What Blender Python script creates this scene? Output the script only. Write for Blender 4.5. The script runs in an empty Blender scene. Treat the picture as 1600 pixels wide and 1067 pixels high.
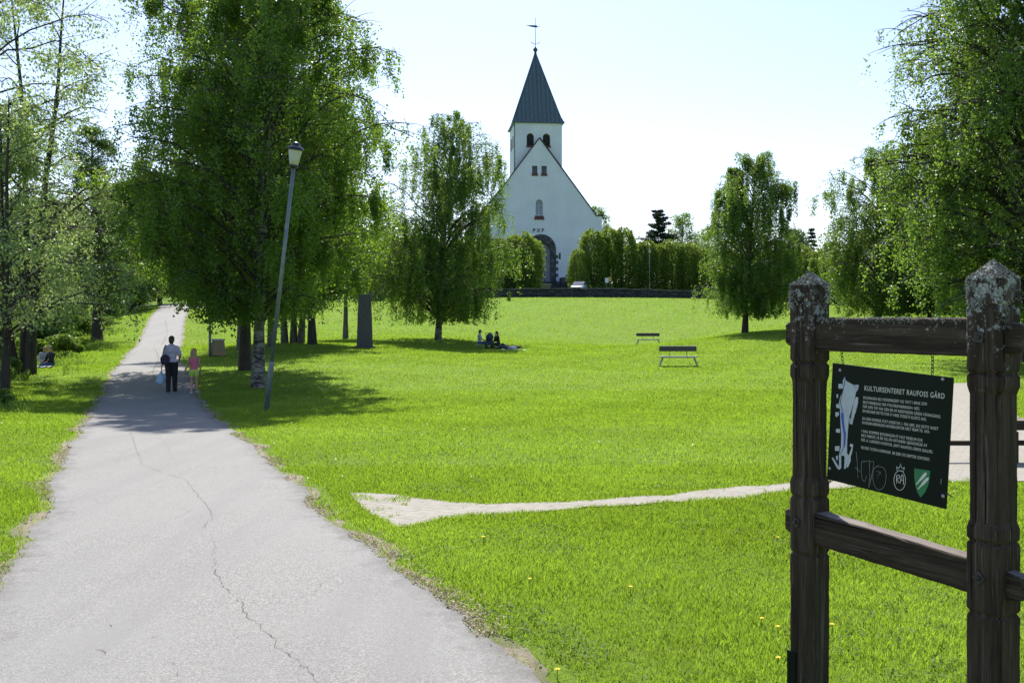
import bpy, bmesh, math, random
import numpy as np
from mathutils import Vector, Matrix, Quaternion
S = bpy.context.scene; C = S.collection
rad = math.radians
EYE, F, HY = 1.75, 1500.0, 500.0
SUN_AZ, SUN_EL = rad(-6), rad(52)
NS = {}
# ------------------------------------------------------------------ naming
def tag(o, label=None, cat=None, group=None, kind=None):
    if label: o['label'] = label
    if cat: o['category'] = cat
    if group: o['group'] = group
    if kind: o['kind'] = kind
    return o
def thing(name, label, cat, loc=(0,0,0), rz=0, group=None):
    o = bpy.data.objects.new(name, None); C.objects.link(o)
    o.empty_display_size = .2
    o.location = loc; o.rotation_euler = (0,0,rz)
    return tag(o, label, cat, group)
def link(name, me, mat=None, parent=None, loc=None):
    o = bpy.data.objects.new(name, me); C.objects.link(o)
    if mat is not None and len(me.materials) == 0:
        for m in (mat if isinstance(mat, (list,tuple)) else [mat]): me.materials.append(m)
    if parent: o.parent = parent
    if loc: o.location = loc
    return o
def dup(root, loc, rz=0, label=None, sc=None):
    r = root.copy(); C.objects.link(r); r.location = loc; r.rotation_euler = (0,0,rz)
    if sc: r.scale = sc
    if label: r['label'] = label
    for ch in list(root.children):
        c = ch.copy(); C.objects.link(c); c.parent = r
        for g in ch.children:
            d = g.copy(); C.objects.link(d); d.parent = c
    return r
# ------------------------------------------------------------------ pixels to world
def W(px, py, Y): return Vector(((px-800)/F*Y, Y, EYE-(py-HY)/F*Y))
ctl = [(0,0,0),(-6,0,0),(8,0,0),(0,6,0),(-5,6,0),(8,7,-.02),(0,10,-.05),(-5,10,-.06),(8,11,-.05),
 (-7,16,-.2),(-4.6,16,-.2),(4,16,-.14),(12,16,-.1),(0,-20,0),(-60,-20,-.4),(60,-20,0),(-60,0,-.6),(60,0,0),
 (40,20,0),(60,30,.2),(90,60,1.5),(90,100,3.5),(-25,20,-.3),(-15,10,-.05),(-40,30,-1.2),(-45,48,-2.0),(-55,80,-2.0),
 (-90,60,-2.4),(-70,110,-1),(-42,66,-1.2),(-80,150,5),(80,150,6.5),(-80,200,8),(80,200,9),(0,200,9.5),
 (4,151,6.6),(-12,151,6.6),(16,151,6.6),(4,165,7.6),(4,145,5.5),(-12,145,5.5),(18,145,5.5),(4,118,5.05),(-12,118,4.9),(25,118,4.9),(4,126,5.15),(25,126,5.1),(-14,126,5.0),(4,138,5.3),(45,120,4.0),(45,135,4.6),(-40,118,3.5),(-25,125,4.2)]
def cp(px,py,Y): p=W(px,py,Y); ctl.append((p.x,p.y,p.z))
for q in [(230,640,23.6),(232,613,28.6),(235,565,46),(250,540,65),(255,520,72),(262,500,80),(275,480,100),(403,605,30.7),(388,580,36),
 (379,545,50),(450,537,56),(570,543,54),(680,531,66),(770,545,60),(1060,573,46),(1012,539,75),(1165,520,70),(900,560,50),
 (900,464,111),(700,467,111),(1100,466,111),(1300,477,109),(1430,487,104),(590,470,112),(900,500,90),(900,520,81),(700,508,84),
 (1100,500,89),(1290,508,86),(1480,555,45),(1500,505,80),(152,532,64),(40,585,33),(72,575,42),(200,500,80),(253,476,110),(480,505,84)]: cp(*q)
ctl = np.array(ctl)
def _phi(r2): return np.where(r2>1e-9, .5*r2*np.log(np.maximum(r2,1e-9)), 0)
def _fit():
    P=ctl[:,:2]/50; n=len(P)
    d=((P[:,None]-P[None])**2).sum(-1)
    K=_phi(d)+np.eye(n)*.0004
    Q=np.hstack([np.ones((n,1)),P]); A=np.block([[K,Q],[Q.T,np.zeros((3,3))]])
    return np.linalg.solve(A, np.concatenate([ctl[:,2],np.zeros(3)]))
_w=_fit()
def hh(X,Y):
    X=np.clip(np.asarray(X,float),-92,100); Y=np.clip(np.asarray(Y,float),-22,205)
    sh=X.shape; x=X.ravel()/50; y=Y.ravel()/50; out=np.empty(len(x)); P=ctl[:,:2]/50
    for i in range(0,len(x),20000):
        a=x[i:i+20000]; b=y[i:i+20000]
        d=(a[:,None]-P[None,:,0])**2+(b[:,None]-P[None,:,1])**2
        out[i:i+20000]=_phi(d)@_w[:-3]+_w[-3]+_w[-2]*a+_w[-1]*b
    return out.reshape(sh)
def h(x,y): return float(hh(np.array([x]),np.array([y]))[0])
def gp(px,py):
    """ground point seen at a pixel of the photo (first hit)"""
    Ys=np.geomspace(3,130,1500); X=(px-800)/F*Ys; z=EYE-(py-HY)/F*Ys; g=hh(X,Ys)
    i=int(np.argmax(g>=z)); return Vector((X[i],Ys[i],g[i]))
def at(px,Y,dz=0):
    x=(px-800)/F*Y; return Vector((x,Y,h(x,Y)+dz))
# ------------------------------------------------------------------ materials
def nm(name):
    m=bpy.data.materials.new(name); m.use_nodes=True; nt=m.node_tree; return m,nt,nt.nodes['Principled BSDF']
def N(nt,t,**k):
    n=nt.nodes.new(t)
    for a,b in k.items():
        if a=='inp':
            for i,v in b.items(): n.inputs[i].default_value=v
        else: setattr(n,a,b)
    return n
def ramp(nt,fac,stops):
    r=N(nt,'ShaderNodeValToRGB'); e=r.color_ramp.elements
    while len(e)<len(stops): e.new(.5)
    for i,(p,c) in enumerate(stops): e[i].position=p; e[i].color=(*c,1) if len(c)==3 else c
    nt.links.new(fac,r.inputs[0]); return r.outputs[0]
def noise(nt,scale,det=4,vec=None,rough=.6,dist=0):
    n=N(nt,'ShaderNodeTexNoise',inp={'Scale':scale,'Detail':det,'Roughness':rough,'Distortion':dist})
    if vec is None: vec=N(nt,'ShaderNodeTexCoord').outputs['Object']
    nt.links.new(vec,n.inputs['Vector']); return n.outputs['Fac']
def vmap(nt,sc,src='Object'):
    t=N(nt,'ShaderNodeTexCoord'); m=N(nt,'ShaderNodeMapping',inp={'Scale':sc}); nt.links.new(t.outputs[src],m.inputs[0]); return m.outputs[0]
def mixc(nt,f,a,b,mode='MIX'):
    m=N(nt,'ShaderNodeMix',data_type='RGBA',blend_type=mode)
    for i,v in ((0,f),(6,a),(7,b)):
        if isinstance(v,(int,float)): m.inputs[i].default_value=v
        elif isinstance(v,tuple): m.inputs[i].default_value=(*v,1)
        else: nt.links.new(v,m.inputs[i])
    return m.outputs[2]
def bump(nt,hgt,dist,p,strength=1):
    b=N(nt,'ShaderNodeBump',inp={'Distance':dist,'Strength':strength}); nt.links.new(hgt,b.inputs['Height']); nt.links.new(b.outputs[0],p.inputs['Normal'])
def simple(name,col,rough=.6,metal=0,var=.25,scale=6,bmp=0,spec=.5):
    m,nt,p=nm(name)
    c=tuple(col); d=tuple(x*(1-var) for x in c); e=tuple(min(1,x*(1+var)) for x in c)
    f=noise(nt,scale,5); nt.links.new(ramp(nt,f,[(.3,d),(.7,e)]),p.inputs['Base Color'])
    p.inputs['Roughness'].default_value=rough; p.inputs['Metallic'].default_value=metal; p.inputs['Specular IOR Level'].default_value=spec
    if bmp: bump(nt,f,bmp,p)
    return m
def leafmat(name,dark,light,trans,tf=.4,rough=.42,spec=.5,straw=None):
    m,nt,p=nm(name)
    a=N(nt,'ShaderNodeAttribute',attribute_name='rnd')
    col=ramp(nt,a.outputs['Fac'],[(0,dark),(1,light)] if straw is None else [(0,dark),(.9,light),(.96,straw)])
    nt.links.new(col,p.inputs['Base Color']); p.inputs['Roughness'].default_value=rough; p.inputs['Specular IOR Level'].default_value=spec
    t=N(nt,'ShaderNodeBsdfTranslucent')
    nt.links.new(ramp(nt,a.outputs['Fac'],[(0,tuple(x*.7 for x in trans)),(1,trans)]),t.inputs[0])
    mx=N(nt,'ShaderNodeMixShader',inp={0:tf}); nt.links.new(p.outputs[0],mx.inputs[1]); nt.links.new(t.outputs[0],mx.inputs[2])
    nt.links.new(mx.outputs[0],nt.nodes['Material Output'].inputs[0]); return m
M={}
M['birch']=leafmat('birch_leaf',(.03,.075,.012),(.12,.20,.035),(.32,.52,.035),.44,.42,.45)
M['birch2']=leafmat('birch_leaf_far',(.035,.085,.016),(.13,.21,.05),(.32,.50,.05),.44,.42,.45)
M['willow']=leafmat('willow_leaf',(.12,.20,.06),(.33,.42,.19),(.48,.64,.17),.42,.42,.5)
M['alder']=leafmat('alder_leaf',(.035,.08,.014),(.07,.13,.025),(.16,.30,.03),.38)
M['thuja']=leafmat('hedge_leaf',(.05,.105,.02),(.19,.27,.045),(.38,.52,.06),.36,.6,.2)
M['conifer']=leafmat('conifer_needle',(.015,.035,.015),(.035,.065,.028),(.05,.08,.03),.15,.6,.2)
M['bush']=leafmat('bush_leaf',(.055,.12,.016),(.11,.19,.03),(.24,.38,.035),.42)
M['grass']=leafmat('grass_blade',(.045,.095,.012),(.135,.20,.03),(.37,.56,.035),.6,.45,.5,(.36,.33,.16))
M['weed']=leafmat('tall_grass_blade',(.06,.13,.014),(.17,.25,.05),(.33,.5,.06),.45,.5,.3)
def m_ground():
    m,nt,p=nm('lawn_ground')
    a=noise(nt,.12,4); b=noise(nt,1.3,5); c=noise(nt,14,6,rough=.75); d=noise(nt,.5,3,vec=vmap(nt,(.4,2.5,1)))
    col=ramp(nt,c,[(.3,(.09,.16,.013)),(.5,(.15,.235,.02)),(.72,(.215,.295,.04))])
    col=mixc(nt,ramp(nt,b,[(.42,(0,0,0)),(.68,(.5,.5,.5))]),col,(.20,.28,.045))
    col=mixc(nt,ramp(nt,a,[(.4,(0,0,0)),(.65,(.45,.45,.45))]),col,(.12,.25,.02))
    col=mixc(nt,ramp(nt,d,[(.5,(0,0,0)),(.75,(.35,.35,.35))]),col,(.25,.28,.08))
    nt.links.new(col,p.inputs['Base Color']); p.inputs['Roughness'].default_value=.9; p.inputs['Specular IOR Level'].default_value=.1
    bump(nt,c,.05,p); return m
M['ground']=m_ground()
def m_asphalt():
    m,nt,p=nm('old_asphalt')
    a=noise(nt,.7,4); b=noise(nt,130,3,rough=.8); v=N(nt,'ShaderNodeTexVoronoi',inp={'Scale':130}); nt.links.new(N(nt,'ShaderNodeTexCoord').outputs['Object'],v.inputs[0])
    s=ramp(nt,v.outputs['Color'],[(.12,(.11,.107,.097)),(.5,(.185,.18,.164)),(.9,(.31,.303,.276))])
    col=mixc(nt,ramp(nt,a,[(.35,(0,0,0)),(.7,(.8,.8,.8))]),s,(.215,.210,.193))
    g=noise(nt,3.0,6,rough=.7); col=mixc(nt,ramp(nt,g,[(.25,(.25,.25,.25)),(.42,(0,0,0))]),col,(.13,.12,.11))
    st=noise(nt,9,5,vec=vmap(nt,(1,.25,1)),rough=.75); col=mixc(nt,ramp(nt,st,[(.64,(0,0,0)),(.72,(.22,.22,.22))]),col,(.15,.15,.15))
    sp=N(nt,'ShaderNodeTexVoronoi',inp={'Scale':34}); nt.links.new(N(nt,'ShaderNodeTexCoord').outputs['Object'],sp.inputs[0])
    col=mixc(nt,ramp(nt,sp.outputs['Distance'],[(.05,(.6,.6,.6)),(.09,(0,0,0))]),col,(.38,.37,.35))
    ed=N(nt,'ShaderNodeAttribute',attribute_name='edge'); ne=noise(nt,5,6,rough=.75)
    mu=N(nt,'ShaderNodeMath',operation='MULTIPLY_ADD',inp={1:1.0,2:0}); nt.links.new(ed.outputs['Fac'],mu.inputs[0])
    ad=N(nt,'ShaderNodeMath',operation='ADD'); nt.links.new(mu.outputs[0],ad.inputs[0]); nt.links.new(ne,ad.inputs[1])
    col=mixc(nt,ramp(nt,ad.outputs[0],[(.45,(.9,.9,.9)),(.75,(0,0,0))]),col,(.10,.092,.082))
    ww=noise(nt,1,4,vec=vmap(nt,(1.6,.12,1)),rough=.6); col=mixc(nt,ramp(nt,ww,[(.48,(0,0,0)),(.62,(.4,.4,.4))]),col,(.165,.158,.15))
    nt.links.new(col,p.inputs['Base Color']); p.inputs['Roughness'].default_value=.8
    bump(nt,v.outputs['Distance'],.003,p,.6); return m
M['asphalt']=m_asphalt()
M['crack']=simple('crack_dark',(.075,.07,.058),.95,var=.4,scale=30)
def m_paver():
    m,nt,p=nm('paving_stones')
    t=N(nt,'ShaderNodeTexCoord'); mp=N(nt,'ShaderNodeMapping',inp={'Rotation':(0,0,.5)}); nt.links.new(t.outputs['Object'],mp.inputs[0])
    b=N(nt,'ShaderNodeTexBrick',inp={'Scale':1,'Color1':(.235,.215,.175,1),'Color2':(.27,.25,.205,1),'Mortar':(.20,.19,.14,1),'Mortar Size':.007,'Brick Width':.22,'Row Height':.11,'Mortar Smooth':.3}); nt.links.new(mp.outputs[0],b.inputs[0])
    n=noise(nt,6,7,rough=.75); col=mixc(nt,ramp(nt,n,[(.42,(0,0,0)),(.62,(.85,.85,.85))]),b.outputs[0],(.30,.275,.22))
    nt.links.new(col,p.inputs['Base Color']); p.inputs['Roughness'].default_value=.85; bump(nt,b.outputs['Fac'],-.004,p); return m
M['paver']=m_paver()
def m_verge():
    m,nt,p=nm('dry_verge'); n=noise(nt,45,6,rough=.8); k=noise(nt,3,3)
    c=ramp(nt,n,[(.3,(.15,.125,.09)),(.5,(.30,.25,.175)),(.7,(.45,.38,.28))]); c=mixc(nt,ramp(nt,k,[(.45,(0,0,0)),(.6,(.7,.7,.7))]),c,(.12,.15,.03))
    nt.links.new(c,p.inputs['Base Color']); p.inputs['Roughness'].default_value=.95; bump(nt,n,.02,p); return m
M['verge']=m_verge()
def m_bark(name,base,dark,light,birch=False):
    m,nt,p=nm(name)
    v=vmap(nt,(3,3,9) if birch else (9,9,1.5)); n=noise(nt,1,6,vec=v,rough=.75)
    c=ramp(nt,n,[(.44,dark),(.54,base),(.72,light)]) if birch else ramp(nt,n,[(.3,dark),(.55,base),(.75,light)])
    nt.links.new(c,p.inputs['Base Color']); p.inputs['Roughness'].default_value=.85; bump(nt,n,.03,p); return m
M['bark_birch']=m_bark('birch_bark',(.22,.21,.195),(.02,.018,.016),(.34,.33,.31),True)
M['bark']=m_bark('dark_bark',(.05,.042,.034),(.018,.014,.011),(.11,.095,.08))
M['bark_grey']=m_bark('grey_bark',(.12,.11,.10),(.045,.04,.035),(.22,.21,.19))
def m_wood(name,ax,lich=0.0):
    m,nt,p=nm(name)
    sc=[28,28,28]; sc[ax]=1.6; v=vmap(nt,tuple(sc)); n=noise(nt,1,7,vec=v,rough=.72,dist=.4)
    c=ramp(nt,n,[(.28,(.009,.0065,.005)),(.45,(.034,.025,.017)),(.6,(.062,.047,.033)),(.74,(.15,.13,.105))])
    sc2=[120,120,120]; sc2[ax]=2.5; fib=noise(nt,1,3,vec=vmap(nt,tuple(sc2)),rough=.6)
    c=mixc(nt,ramp(nt,fib,[(.60,(0,0,0)),(.70,(.8,.8,.8))]),c,(.15,.125,.105)); sc3=[55,55,55]; sc3[ax]=.7; ck=noise(nt,1,2,vec=vmap(nt,tuple(sc3)),rough=.5,dist=.3); c=mixc(nt,ramp(nt,ck,[(.30,(.95,.95,.95)),(.36,(0,0,0))]),c,(.004,.003,.003))
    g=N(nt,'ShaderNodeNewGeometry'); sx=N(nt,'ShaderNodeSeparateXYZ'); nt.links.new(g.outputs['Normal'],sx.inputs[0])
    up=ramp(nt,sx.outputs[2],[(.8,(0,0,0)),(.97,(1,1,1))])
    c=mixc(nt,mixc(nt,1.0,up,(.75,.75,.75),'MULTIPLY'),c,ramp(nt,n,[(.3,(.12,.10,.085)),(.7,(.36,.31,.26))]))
    if lich:
        l=noise(nt,26,7,rough=.75); l2=noise(nt,7,3)
        t=N(nt,'ShaderNodeTexCoord'); s2=N(nt,'ShaderNodeSeparateXYZ'); nt.links.new(t.outputs['Object'],s2.inputs[0])
        zr=N(nt,'ShaderNodeMapRange',inp={1:1.15,2:1.86,3:-.20,4:.12}); nt.links.new(s2.outputs[2],zr.inputs[0])
        ad=N(nt,'ShaderNodeMath',operation='ADD'); nt.links.new(l,ad.inputs[0]); nt.links.new(zr.outputs[0],ad.inputs[1])
        a2=N(nt,'ShaderNodeMath',operation='MULTIPLY_ADD',inp={1:.35}); nt.links.new(l2,a2.inputs[0]); nt.links.new(ad.outputs[0],a2.inputs[2])
        a3=N(nt,'ShaderNodeMath',operation='ADD',inp={1:lich}); nt.links.new(a2.outputs[0],a3.inputs[0])
        fac=ramp(nt,a3.outputs[0],[(.80,(0,0,0)),(.86,(1,1,1))])
        lc=ramp(nt,noise(nt,90,4,rough=.8),[(.35,(.08,.085,.07)),(.5,(.26,.28,.25)),(.7,(.46,.47,.44))]); c=mixc(nt,fac,c,lc)
    nt.links.new(c,p.inputs['Base Color']); p.inputs['Roughness'].default_value=.8; p.inputs['Specular IOR Level'].default_value=.12; bump(nt,n,.0022,p,1); return m
M['post_wood']=m_wood('lichened_post_timber',2,.014); M['rail_wood']=m_wood('rail_timber',0,-.03)
M['lichen']=leafmat('lichen_flake',(.12,.13,.10),(.42,.43,.40),(.2,.2,.18),.1,.9,.1)
M['board']=simple('board_enamel',(.006,.011,.011),.3,var=.15,scale=3,spec=.12)
M['white_paint']=simple('sign_white_paint',(.62,.62,.54),.5,var=.12,scale=80)
M['map_grey']=simple('map_grey_paint',(.42,.47,.50),.45,var=.1,scale=30)
M['map_blue']=simple('map_blue_paint',(.03,.08,.40),.45,var=.1)
M['shield_green']=simple('shield_green_paint',(.01,.17,.06),.4,var=.1)
M['scratch']=simple('scratched_graffiti',(.22,.23,.22),.6,var=.4,scale=60)
M['steel']=simple('galvanised_steel',(.30,.31,.31),.45,.8,var=.3,scale=20)
M['rust']=simple('dark_iron',(.05,.045,.04),.6,.5,var=.4,scale=30)
def m_plaster():
    m,nt,p=nm('white_render'); a=noise(nt,.35,5); b=noise(nt,2,5,vec=vmap(nt,(1,1,.25))); 
    c=ramp(nt,a,[(.3,(.57,.62,.68)),(.7,(.67,.72,.79))]); c=mixc(nt,ramp(nt,b,[(.5,(0,0,0)),(.8,(.35,.35,.35))]),c,(.58,.58,.56))
    nt.links.new(c,p.inputs['Base Color']); p.inputs['Roughness'].default_value=.9; bump(nt,noise(nt,6,4),.01,p); return m
M['plaster']=m_plaster()
def m_copper():
    m,nt,p=nm('grey_green_sheet'); a=noise(nt,.5,4); b=noise(nt,2.5,5,vec=vmap(nt,(3,3,.3)))
    c=ramp(nt,b,[(.3,(.052,.085,.105)),(.5,(.070,.112,.135)),(.72,(.095,.145,.165))]); c=mixc(nt,ramp(nt,a,[(.5,(0,0,0)),(.7,(.4,.4,.4))]),c,(.09,.11,.10))
    nt.links.new(c,p.inputs['Base Color']); p.inputs['Roughness'].default_value=.5; return m
M['spire']=m_copper()
M['seam']=simple('seam_dark',(.035,.06,.075),.5)
M['trim']=simple('brown_verge_trim',(.06,.03,.03),.7)
M['sill']=simple('red_sill',(.10,.03,.028),.7)
M['glass']=simple('dark_glass',(.03,.045,.055),.08,var=.3,scale=1)
M['louvre']=simple('belfry_louvre',(.05,.055,.05),.7)
M['frame']=simple('pale_window_frame',(.45,.48,.45),.6)
M['pane_blue']=simple('leaded_pane',(.16,.22,.30),.15,var=.2,scale=2)
def m_stone(name,lo,hi,sc,moss=True):
    m,nt,p=nm(name); t=N(nt,'ShaderNodeTexCoord')
    v=N(nt,'ShaderNodeTexVoronoi',inp={'Scale':sc,'Randomness':.9}); mp=vmap(nt,(1,1,2.2)); nt.links.new(mp,v.inputs[0])
    e=N(nt,'ShaderNodeTexVoronoi',feature='DISTANCE_TO_EDGE',inp={'Scale':sc,'Randomness':.9}); nt.links.new(mp,e.inputs[0])
    c=ramp(nt,v.outputs['Color'],[(.1,lo),(.9,hi)]); n=noise(nt,12,6,rough=.7)
    c=mixc(nt,ramp(nt,n,[(.4,(0,0,0)),(.7,(.5,.5,.5))]),c,tuple(x*.55 for x in lo))
    c=mixc(nt,ramp(nt,e.outputs['Distance'],[(.02,(1,1,1)),(.07,(0,0,0))]),c,(.02,.02,.018))
    nt.links.new(c,p.inputs['Base Color']); p.inputs['Roughness'].default_value=.9
    bump(nt,ramp(nt,e.outputs['Distance'],[(.0,(0,0,0)),(.12,(1,1,1))]),.08,p); return m
M['wall_stone']=m_stone('dark_field_stone',(.035,.035,.038),(.085,.082,.08),1.4)
M['cap_stone']=simple('wall_cap_stone',(.10,.10,.095),.9,var=.5,scale=2,bmp=.03)
M['portal_stone']=m_stone('portal_slate',(.06,.065,.075),(.12,.13,.14),1.2)
M['monument']=simple('monument_granite',(.085,.085,.09),.75,var=.35,scale=14,bmp=.02)
M['lamp_pole']=simple('grey_pole_paint',(.16,.19,.20),.5,.3,var=.25,scale=4)
M['lamp_cap']=simple('blue_black_cap',(.012,.018,.035),.3)
def m_opal():
    m,nt,p=nm('opal_plastic'); p.inputs['Base Color'].default_value=(.52,.52,.48,1); p.inputs['Roughness'].default_value=.35
    p.inputs['Subsurface Weight'].default_value=.6; p.inputs['Subsurface Radius'].default_value=(.15,.15,.12); return m
M['opal']=m_opal()
def m_bwood(name,a,b):
    m,nt,p=nm(name); n=noise(nt,1,6,vec=vmap(nt,(2,30,30)),rough=.7); nt.links.new(ramp(nt,n,[(.3,a),(.7,b)]),p.inputs['Base Color']); p.inputs['Roughness'].default_value=.6; return m
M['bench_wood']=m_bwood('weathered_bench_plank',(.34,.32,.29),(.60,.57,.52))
M['bench_back']=m_bwood('shaded_backrest_plank',(.03,.022,.016),(.085,.07,.055)); M['bin_side']=m_bwood('bin_timber',(.22,.15,.08),(.34,.25,.15))  # backrest: the pale bench planks with their shade put into the colour
M['water']=simple('river_water',(.02,.03,.025),.08,var=.3,scale=.5,bmp=.02)
M['concrete']=simple('pale_concrete',(.45,.44,.42),.85,var=.15,scale=2)
M['carpaint']=simple('silver_car_paint',(.30,.34,.38),.35,.3,var=.05,spec=.3)
M['tyre']=simple('black_rubber',(.02,.02,.02),.8)
M['light_glass']=simple('headlight_glass',(.6,.62,.65),.1,.2)
M['yellow']=simple('yellow_sign_face',(.55,.38,.03),.5)
M['white']=simple('white_sign_face',(.7,.7,.75),.5,var=.05)
M['dandelion']=simple('dandelion_petals',(.9,.68,.02),.6,var=.2,scale=200)
M['skin']=simple('skin',(.42,.24,.17),.55,var=.1,scale=10)
def cloth(n,c): return simple(n,c,.85,var=.18,scale=14,bmp=.01)
# ------------------------------------------------------------------ mesh helpers
def polymesh(name,V,k,rnd=None,smooth=False):
    """V: (n,k,3) array of separate k-gons"""
    n=len(V); me=bpy.data.meshes.new(name); me.vertices.add(n*k); me.vertices.foreach_set('co',np.ascontiguousarray(V,dtype=np.float32).ravel())
    me.loops.add(n*k); me.loops.foreach_set('vertex_index',np.arange(n*k,dtype=np.int32))
    me.polygons.add(n); me.polygons.foreach_set('loop_start',np.arange(0,n*k,k,dtype=np.int32))
    a=me.attributes.new('rnd','FLOAT','FACE'); a.data.foreach_set('value',(np.random.default_rng(1).random(n) if rnd is None else rnd).astype(np.float32))
    me.update(calc_edges=True); return me
def grid_mesh(name,P,close=False):
    """P: (r,c,3) grid"""
    r,c,_=P.shape; me=bpy.data.meshes.new(name); idx=np.arange(r*c).reshape(r,c)
    a=idx[:-1,:-1];b=idx[:-1,1:];cc=idx[1:,1:];d=idx[1:,:-1]; q=np.stack([a,b,cc,d],-1).reshape(-1,4)
    n=len(q); me.vertices.add(r*c); me.vertices.foreach_set('co',P.astype(np.float32).ravel()); me.loops.add(n*4); me.loops.foreach_set('vertex_index',q.astype(np.int32).ravel())
    me.polygons.add(n); me.polygons.foreach_set('loop_start',np.arange(0,n*4,4,dtype=np.int32)); me.polygons.foreach_set('use_smooth',np.ones(n,bool)); me.update(calc_edges=True); return me
class MB:
    def __init__(s): s.v=[]; s.f=[]; s.m=[]; s.sm=[]
    def add(s,vs,fs,mi=0,sm=False):
        o=len(s.v); s.v+=[tuple(v) for v in vs]; s.f+=[tuple(i+o for i in f) for f in fs]; s.m+=[mi]*len(fs); s.sm+=[sm]*len(fs)
    def box(s,c,d,rz=0,mi=0,R=None,bev=0):
        x,y,z=[k/2 for k in d]
        vs=[Vector((a*x,b*y,e*z)) for e in (-1,1) for b in (-1,1) for a in (-1,1)]
        if R is None: R=Matrix.Rotation(rz,3,'Z')
        vs=[R@v+Vector(c) for v in vs]
        s.add(vs,[(0,2,3,1),(4,5,7,6),(0,1,5,4),(2,6,7,3),(0,4,6,2),(1,3,7,5)],mi)
    def tube(s,pts,rs,n=8,mi=0,cap=True,sm=True):
        pts=[Vector(p) for p in pts]
        if not isinstance(rs,(list,tuple)): rs=[rs]*len(pts)
        up=Vector((0,0,1)); rings=[]; pu=None
        for i,p in enumerate(pts):
            t=(pts[min(i+1,len(pts)-1)]-pts[max(i-1,0)])
            if t.length<1e-9: t=Vector((0,0,1))
            t.normalize()
            if pu is None: pu=t.orthogonal().normalized()
            pu=(pu-t*pu.dot(t)); pu=pu.normalized() if pu.length>1e-6 else t.orthogonal().normalized()
            w=t.cross(pu); rings.append([p+(pu*math.cos(a)+w*math.sin(a))*rs[i] for a in [2*math.pi*k/n for k in range(n)]])
        vs=[v for r in rings for v in r]; fs=[]
        for i in range(len(pts)-1):
            for k in range(n): a=i*n+k; b=i*n+(k+1)%n; fs.append((a,b,b+n,a+n))
        if cap: fs.append(tuple(range(n))[::-1]); fs.append(tuple((len(pts)-1)*n+k for k in range(n)))
        s.add(vs,fs,mi,sm)
    def lathe(s,prof,n=20,c=(0,0,0),mi=0,sm=True):
        c=Vector(c); vs=[c+Vector((r*math.cos(2*math.pi*k/n),r*math.sin(2*math.pi*k/n),z)) for r,z in prof for k in range(n)]
        fs=[(i*n+k,i*n+(k+1)%n,(i+1)*n+(k+1)%n,(i+1)*n+k) for i in range(len(prof)-1) for k in range(n)]
        fs.append(tuple(range(n))[::-1]); fs.append(tuple((len(prof)-1)*n+k for k in range(n))); s.add(vs,fs,mi,sm)
    def prism(s,poly,y0,y1,mi=0):
        """poly in x,z extruded along y; y0<y1"""
        n=len(poly); vs=[(x,y0,z) for x,z in poly]+[(x,y1,z) for x,z in poly]
        s.add(vs,[tuple(range(n)),tuple(range(n,2*n))[::-1]]+[(i,i+n,(i+1)%n+n,(i+1)%n) for i in range(n)],mi)
    def mesh(s,name):
        me=bpy.data.meshes.new(name); me.from_pydata(s.v,[],s.f); me.polygons.foreach_set('material_index',s.m); me.polygons.foreach_set('use_smooth',s.sm)
        bm=bmesh.new(); bm.from_mesh(me); bmesh.ops.recalc_face_normals(bm,faces=bm.faces); bm.to_mesh(me); bm.free(); me.update(); return me
    def build(s,name,mat,parent=None,loc=None): return link(name,s.mesh(name),mat,parent,loc)
def evalmesh(o):
    dg=bpy.context.evaluated_depsgraph_get(); me=bpy.data.meshes.new_from_object(o.evaluated_get(dg)); return me
# ------------------------------------------------------------------ setting: ground, path
def axis(lo,hi,a,b,s,g):
    L=[a]
    x=a; st=s
    while x<b: x+=s; L.append(x)
    x=L[-1]; st=s
    while x<hi: st*=g; x+=st; L.append(min(x,hi))
    x=a; st=s; pre=[]
    while x>lo: st*=g; x-=st; pre.append(max(x,lo))
    return np.array(sorted(set(pre+L)))
gx=axis(-700,700,-14,12,.4,1.022); gy=axis(-300,900,-2,20,.4,1.018)
gx=gx[np.concatenate([[True],np.diff(gx)>.01])]; gy=gy[np.concatenate([[True],np.diff(gy)>.01])]
GX,GY=np.meshgrid(gx,gy); GZ=hh(GX,GY)
go=link('ground',grid_mesh('ground',np.stack([GX,GY,GZ],-1)),M['ground']); tag(go,kind='structure')
PY=np.array([-6,0,4.63,6.33,9.375,11.5,16.2,23.6,28.6,46,65,72,80,90,100,118,135.])
PL=np.array([1.2,-1.1,-2.75,-3.37,-4.53,-5.48,-7.34,-10.3,-12.1,-18.7,-25.3,-27.6,-30.2,-33.6,-36.7,-43.5,-52])
PR=np.array([5.0,2.3,.154,-.63,-1.96,-2.74,-4.62,-7.52,-9.4,-16.0,-22.4,-24.7,-27.3,-30.4,-33.6,-40.4,-48])
def wob(Y,seed,amp):
    r=np.random.default_rng(seed); o=0
    for k in range(9):
        f=.8*1.7**k; o=o+np.sin(Y*f*2+r.random()*6.3)*amp/(1.45**k)
    return o
def edgeL(Y): return np.interp(Y,PY,PL)+wob(Y,3,.04)
def edgeR(Y): return np.interp(Y,PY,PR)+wob(Y,7,.04)
ys=np.concatenate([np.arange(-6,14,.05),np.geomspace(14,134,500)])
def strip(L,R,nc,off):
    t=np.linspace(0,1,nc)[None]; X=L[:,None]*(1-t)+R[:,None]*t; Y=np.repeat(ys[:,None],nc,1)
    Z=hh(X,Y)+(off*(1+ys/60))[:,None]; return np.stack([X,Y,Z],-1)
vl=strip(edgeL(ys)-.05-.12*np.abs(np.sin(ys*1.3))-.02*wob(ys,5,1),edgeR(ys)+.05+.15*np.abs(np.sin(ys*.9+1))*np.abs(np.sin(ys*2.7)),16,.006)
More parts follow.
